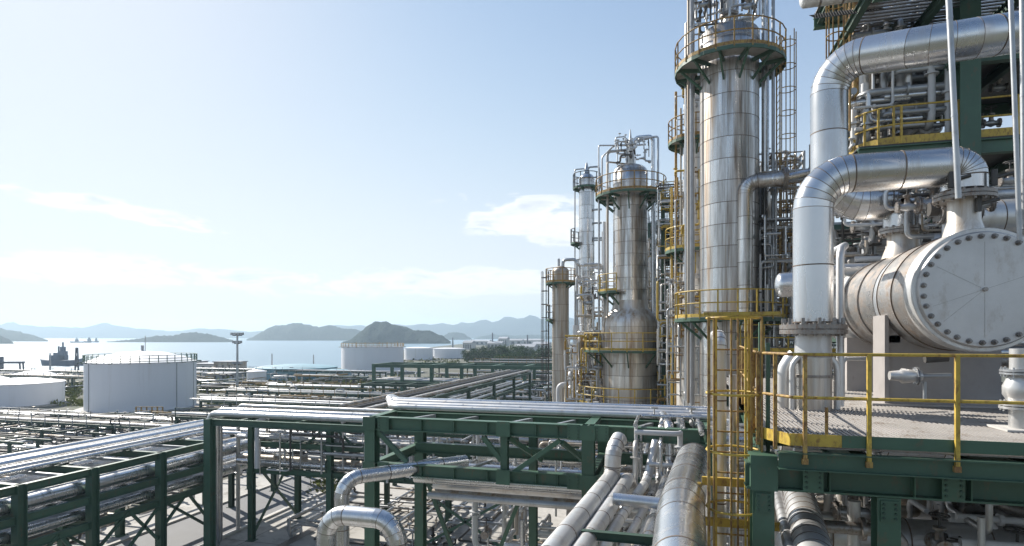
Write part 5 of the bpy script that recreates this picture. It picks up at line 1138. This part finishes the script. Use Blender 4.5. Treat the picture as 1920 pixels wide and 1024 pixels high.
for y in (17.6, 20.5, 23.4): MB().ibeam((xa,y,z3),(xa+12,y,z3), .2, .36).build('beam', green, S1)
z4 = z3-.2; s1deck(XatY(1545,21), XatY(1620,21), 20, 22.5, ZatY(1540,-12,21), 'deck', flangem)
MB().bar((xc-.2,SY+.3,z2-.3),(XatY(1665,24),24,zd+2.2), .3, .35).build('brace', green, S1); MB().bar((xc-.9,SY+1.3,z2-.4),(XatY(1702,23.5),23.5,zd+1.2), .16, .2).build('brace', galv, S1)
MB().bar((XatY(1640,24.5),24.5,z2+.2),(XatY(1600,24.5),24.5,z2+3.4), .2, .25).build('brace', green, S1); MB().ibeam((XatY(1600,24.5),24.5,z2-1.9),(xc,24.5,z2-1.9), .25, .4).build('beam', green, S1); MB().ibeam((XatY(1600,24.5),24.5,z2+.6),(xc,24.5,z2+.6), .25, .4).build('beam', green, S1)
for i in range(10): vessel('vessel', (random.uniform(XatY(1650,24),xc-.6),random.uniform(21.5,24.2),zd+random.uniform(.8,1.2)), (0,0,1), random.uniform(.25,.5), random.uniform(1.2,1.9), random.choice([aluw,alu,whitep]), 'upright silver drum on the railed upper deck')['group'] = 'drums on the railed upper deck'
spool(XatY(1590,23),XatY(1720,23),22,24,zd+.2,z3+2,90,(.03,.1),'bent pipe in the pipework behind the thickest silver pipe','pipes behind the thickest silver pipe',mixm+[dark],5,(.4,2.5))
spool(XatY(1590,20.5),XatY(1790,20.5),19.9,21.5,zd+.2,z3,60,(.04,.12),'','bright risers and bends on the railed upper deck',[aluw,alu,whitep,galv],4,(.8,3))
spool(XatY(1600,21),xc+4,20,23,z2+.2,z3+.6,50,(.04,.1),'bent pipe under the topmost deck','pipes under the topmost deck',mixm+[dark],5,(.5,3))
for i in range(18): valve((random.uniform(XatY(1600,22),xc+2),21.5,random.uniform(zd+.4,z3)), random.uniform(.6,1.1),'small valve in the tall green structure','valves in the tall green structure','x')
for i, (px, w) in enumerate(((1618,.16),(1632,.12),(1604,.1),(1690,.14))): pipe([(XatY(px,20.5),20.5,zd+1.5),(XatY(px,20.5),20.5,27)], w, [aluw,tan,rusty,whitep][i], f'{ORD[i]} upright riser at the left of the tall green structure', n=10, band=1.4)
lad2 = thing('access_ladder', (XatY(1588,20),20,18), 'rusty yellow caged ladder at the left of the tall green structure', 'ladder'); ladder(lad2, XatY(1590,20), 20, 18.2, 27, R(180), .4, rusty, True, True, rusty, 1.0, .3)
e_ = P(1512,8,17); e_.z -= .1; vessel('vessel', e_+V((.95,0,.28)), (1,.0,0), .27, 2.0, aluw, 'white horizontal drum end at the top of the picture')
tb = thing('mesh_screen', P(1560,18,17), 'dark mesh screen hanging under the white drum at the top', 'screen'); m = MB(); s0 = P(1530,12,17)
for i in range(24): m.bar(s0+V((i*.07,0,-.35)), s0+V((i*.07+.15,.9,.25)), .012); 
for i in range(12): m.bar(s0+V((0,i*.08,-.35+.05*i)), s0+V((1.8,i*.08,-.35+.05*i)), .012)
tag(m.build('wires', dark, tb), None, kind='stuff')
# lower tiers behind the vessel: pipes and dark decks
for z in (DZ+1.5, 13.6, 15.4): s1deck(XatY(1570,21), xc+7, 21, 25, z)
random.seed(97)
for i in range(22):
    y = random.uniform(18.2,22.5); z = random.uniform(11.2,17.0); r = random.uniform(.08,.3)
    pipe([(XatY(1575,y)+random.uniform(0,3),y,z),(xc+7,y,z)], r, random.choice([alud,alu,tan,aluw,flangem]), 'level pipe in the shaded pipework behind the bolted vessel', 'level pipes behind the bolted vessel', n=12, band=1.2)
clad_pipe([(6.4,16.2,14.75),(12,16.2,14.75)], .42, aluw, 'fat pale level pipe at the right edge behind the vessel', None, .9, 28)
spool(3.6,8,16.8,19,12.2,16,70,(.03,.1),'bent pipe between the bolted vessel and the green structure','bent pipes behind the bolted vessel',mixm+[dark],5,(.3,1.8))
for i in range(24): valve((random.uniform(3.8,8),random.uniform(16.8,18.5),random.uniform(12.2,15.8)), random.uniform(.6,1.1),'valve between the bolted vessel and the green structure','valves behind the bolted vessel','x')
vessel('vessel', (3.9,16.9,13.4), (1,0,.05), .33, 2.2, alu, 'small drum peeping behind the rear riser'); pipe([(3.2,15.6,11),(3.2,15.6,13.3),(3.7,15.9,13.6),(5,15.9,13.6)], .16, alud, 'bent pipe hugging the far end of the vessel', n=14, band=.8)
# ================================================================ UNDER THE PLATFORM
random.seed(99)
clad_pipe([P(1470,880,11.5),P(1492,905,10.6),P(1545,1120,6.2)], .24, alud, 'banded silver pipe coming forward below the platform corner', .4, .28, 28)
pipe([P(1452,900,11.2),P(1500,1100,6.4)], .09, alud, 'narrow pipe left of the banded one below the platform', n=12, band=.3)
for i, (y, z, r, x0) in enumerate(((11.2,8.6,.34,2.6),(12.5,7.6,.42,2.3),(10.6,7.2,.27,2.9),(13.6,9.0,.3,2.2),(14.6,8.1,.38,2.2),(11.6,6.3,.33,2.5),(15.8,9.4,.25,2.6),(16.5,6.9,.45,2.4))):
    clad_pipe([(x0,y,z),(9.5,y,z)], r, [alud,aluw,alu,alud,tan,alu,alud,aluw][i], f'{ORD[i]} level pipe in the shade under the platform', None, random.uniform(.7,1.3), 24)
spool(2.2,8,10,14,6.2,9.9,70,(.04,.12),'bent pipe in the shaded tangle under the platform','bent pipes under the platform',mixm+[flangem],5,(.4,2))
for i in range(26): valve((random.uniform(2.6,7),random.uniform(9.8,12.5),random.uniform(6.8,9.6)), random.uniform(.6,1.1),'valve in the shade under the platform','valves under the platform','x',(0,0,random.choice([0,R(90)])))
vessel('vessel', (3.3,12.0,7.9), (1,.1,0), .5, 2.4, aluw, 'pale drum in the shade under the platform, left'); vessel('vessel', (5.6,12.6,8.6), (0,1,0), .5, 2.2, alud, 'dull drum in the shade under the platform, right')
# ================================================================ HAZE
mb = MB(); mb.box(-4750,4750,-4750,4750,-6,150); hz_ = mb.build('haze', newmat('haze_air')[0], loc=(0,0,0)); tag(hz_, 'pale sea haze filling the air over the bay', 'haze', kind='stuff')
m = MATS['haze_air']; t = m.node_tree; t.nodes.remove(t.nodes['Principled BSDF']); pv = t.nodes.new('ShaderNodeVolumePrincipled')
pv.inputs['Color'].default_value = (.64,.83,1,1); pv.inputs['Density'].default_value = .00028; pv.inputs['Anisotropy'].default_value = .3
t.links.new(pv.outputs[0], t.nodes['Material Output'].inputs['Volume'])
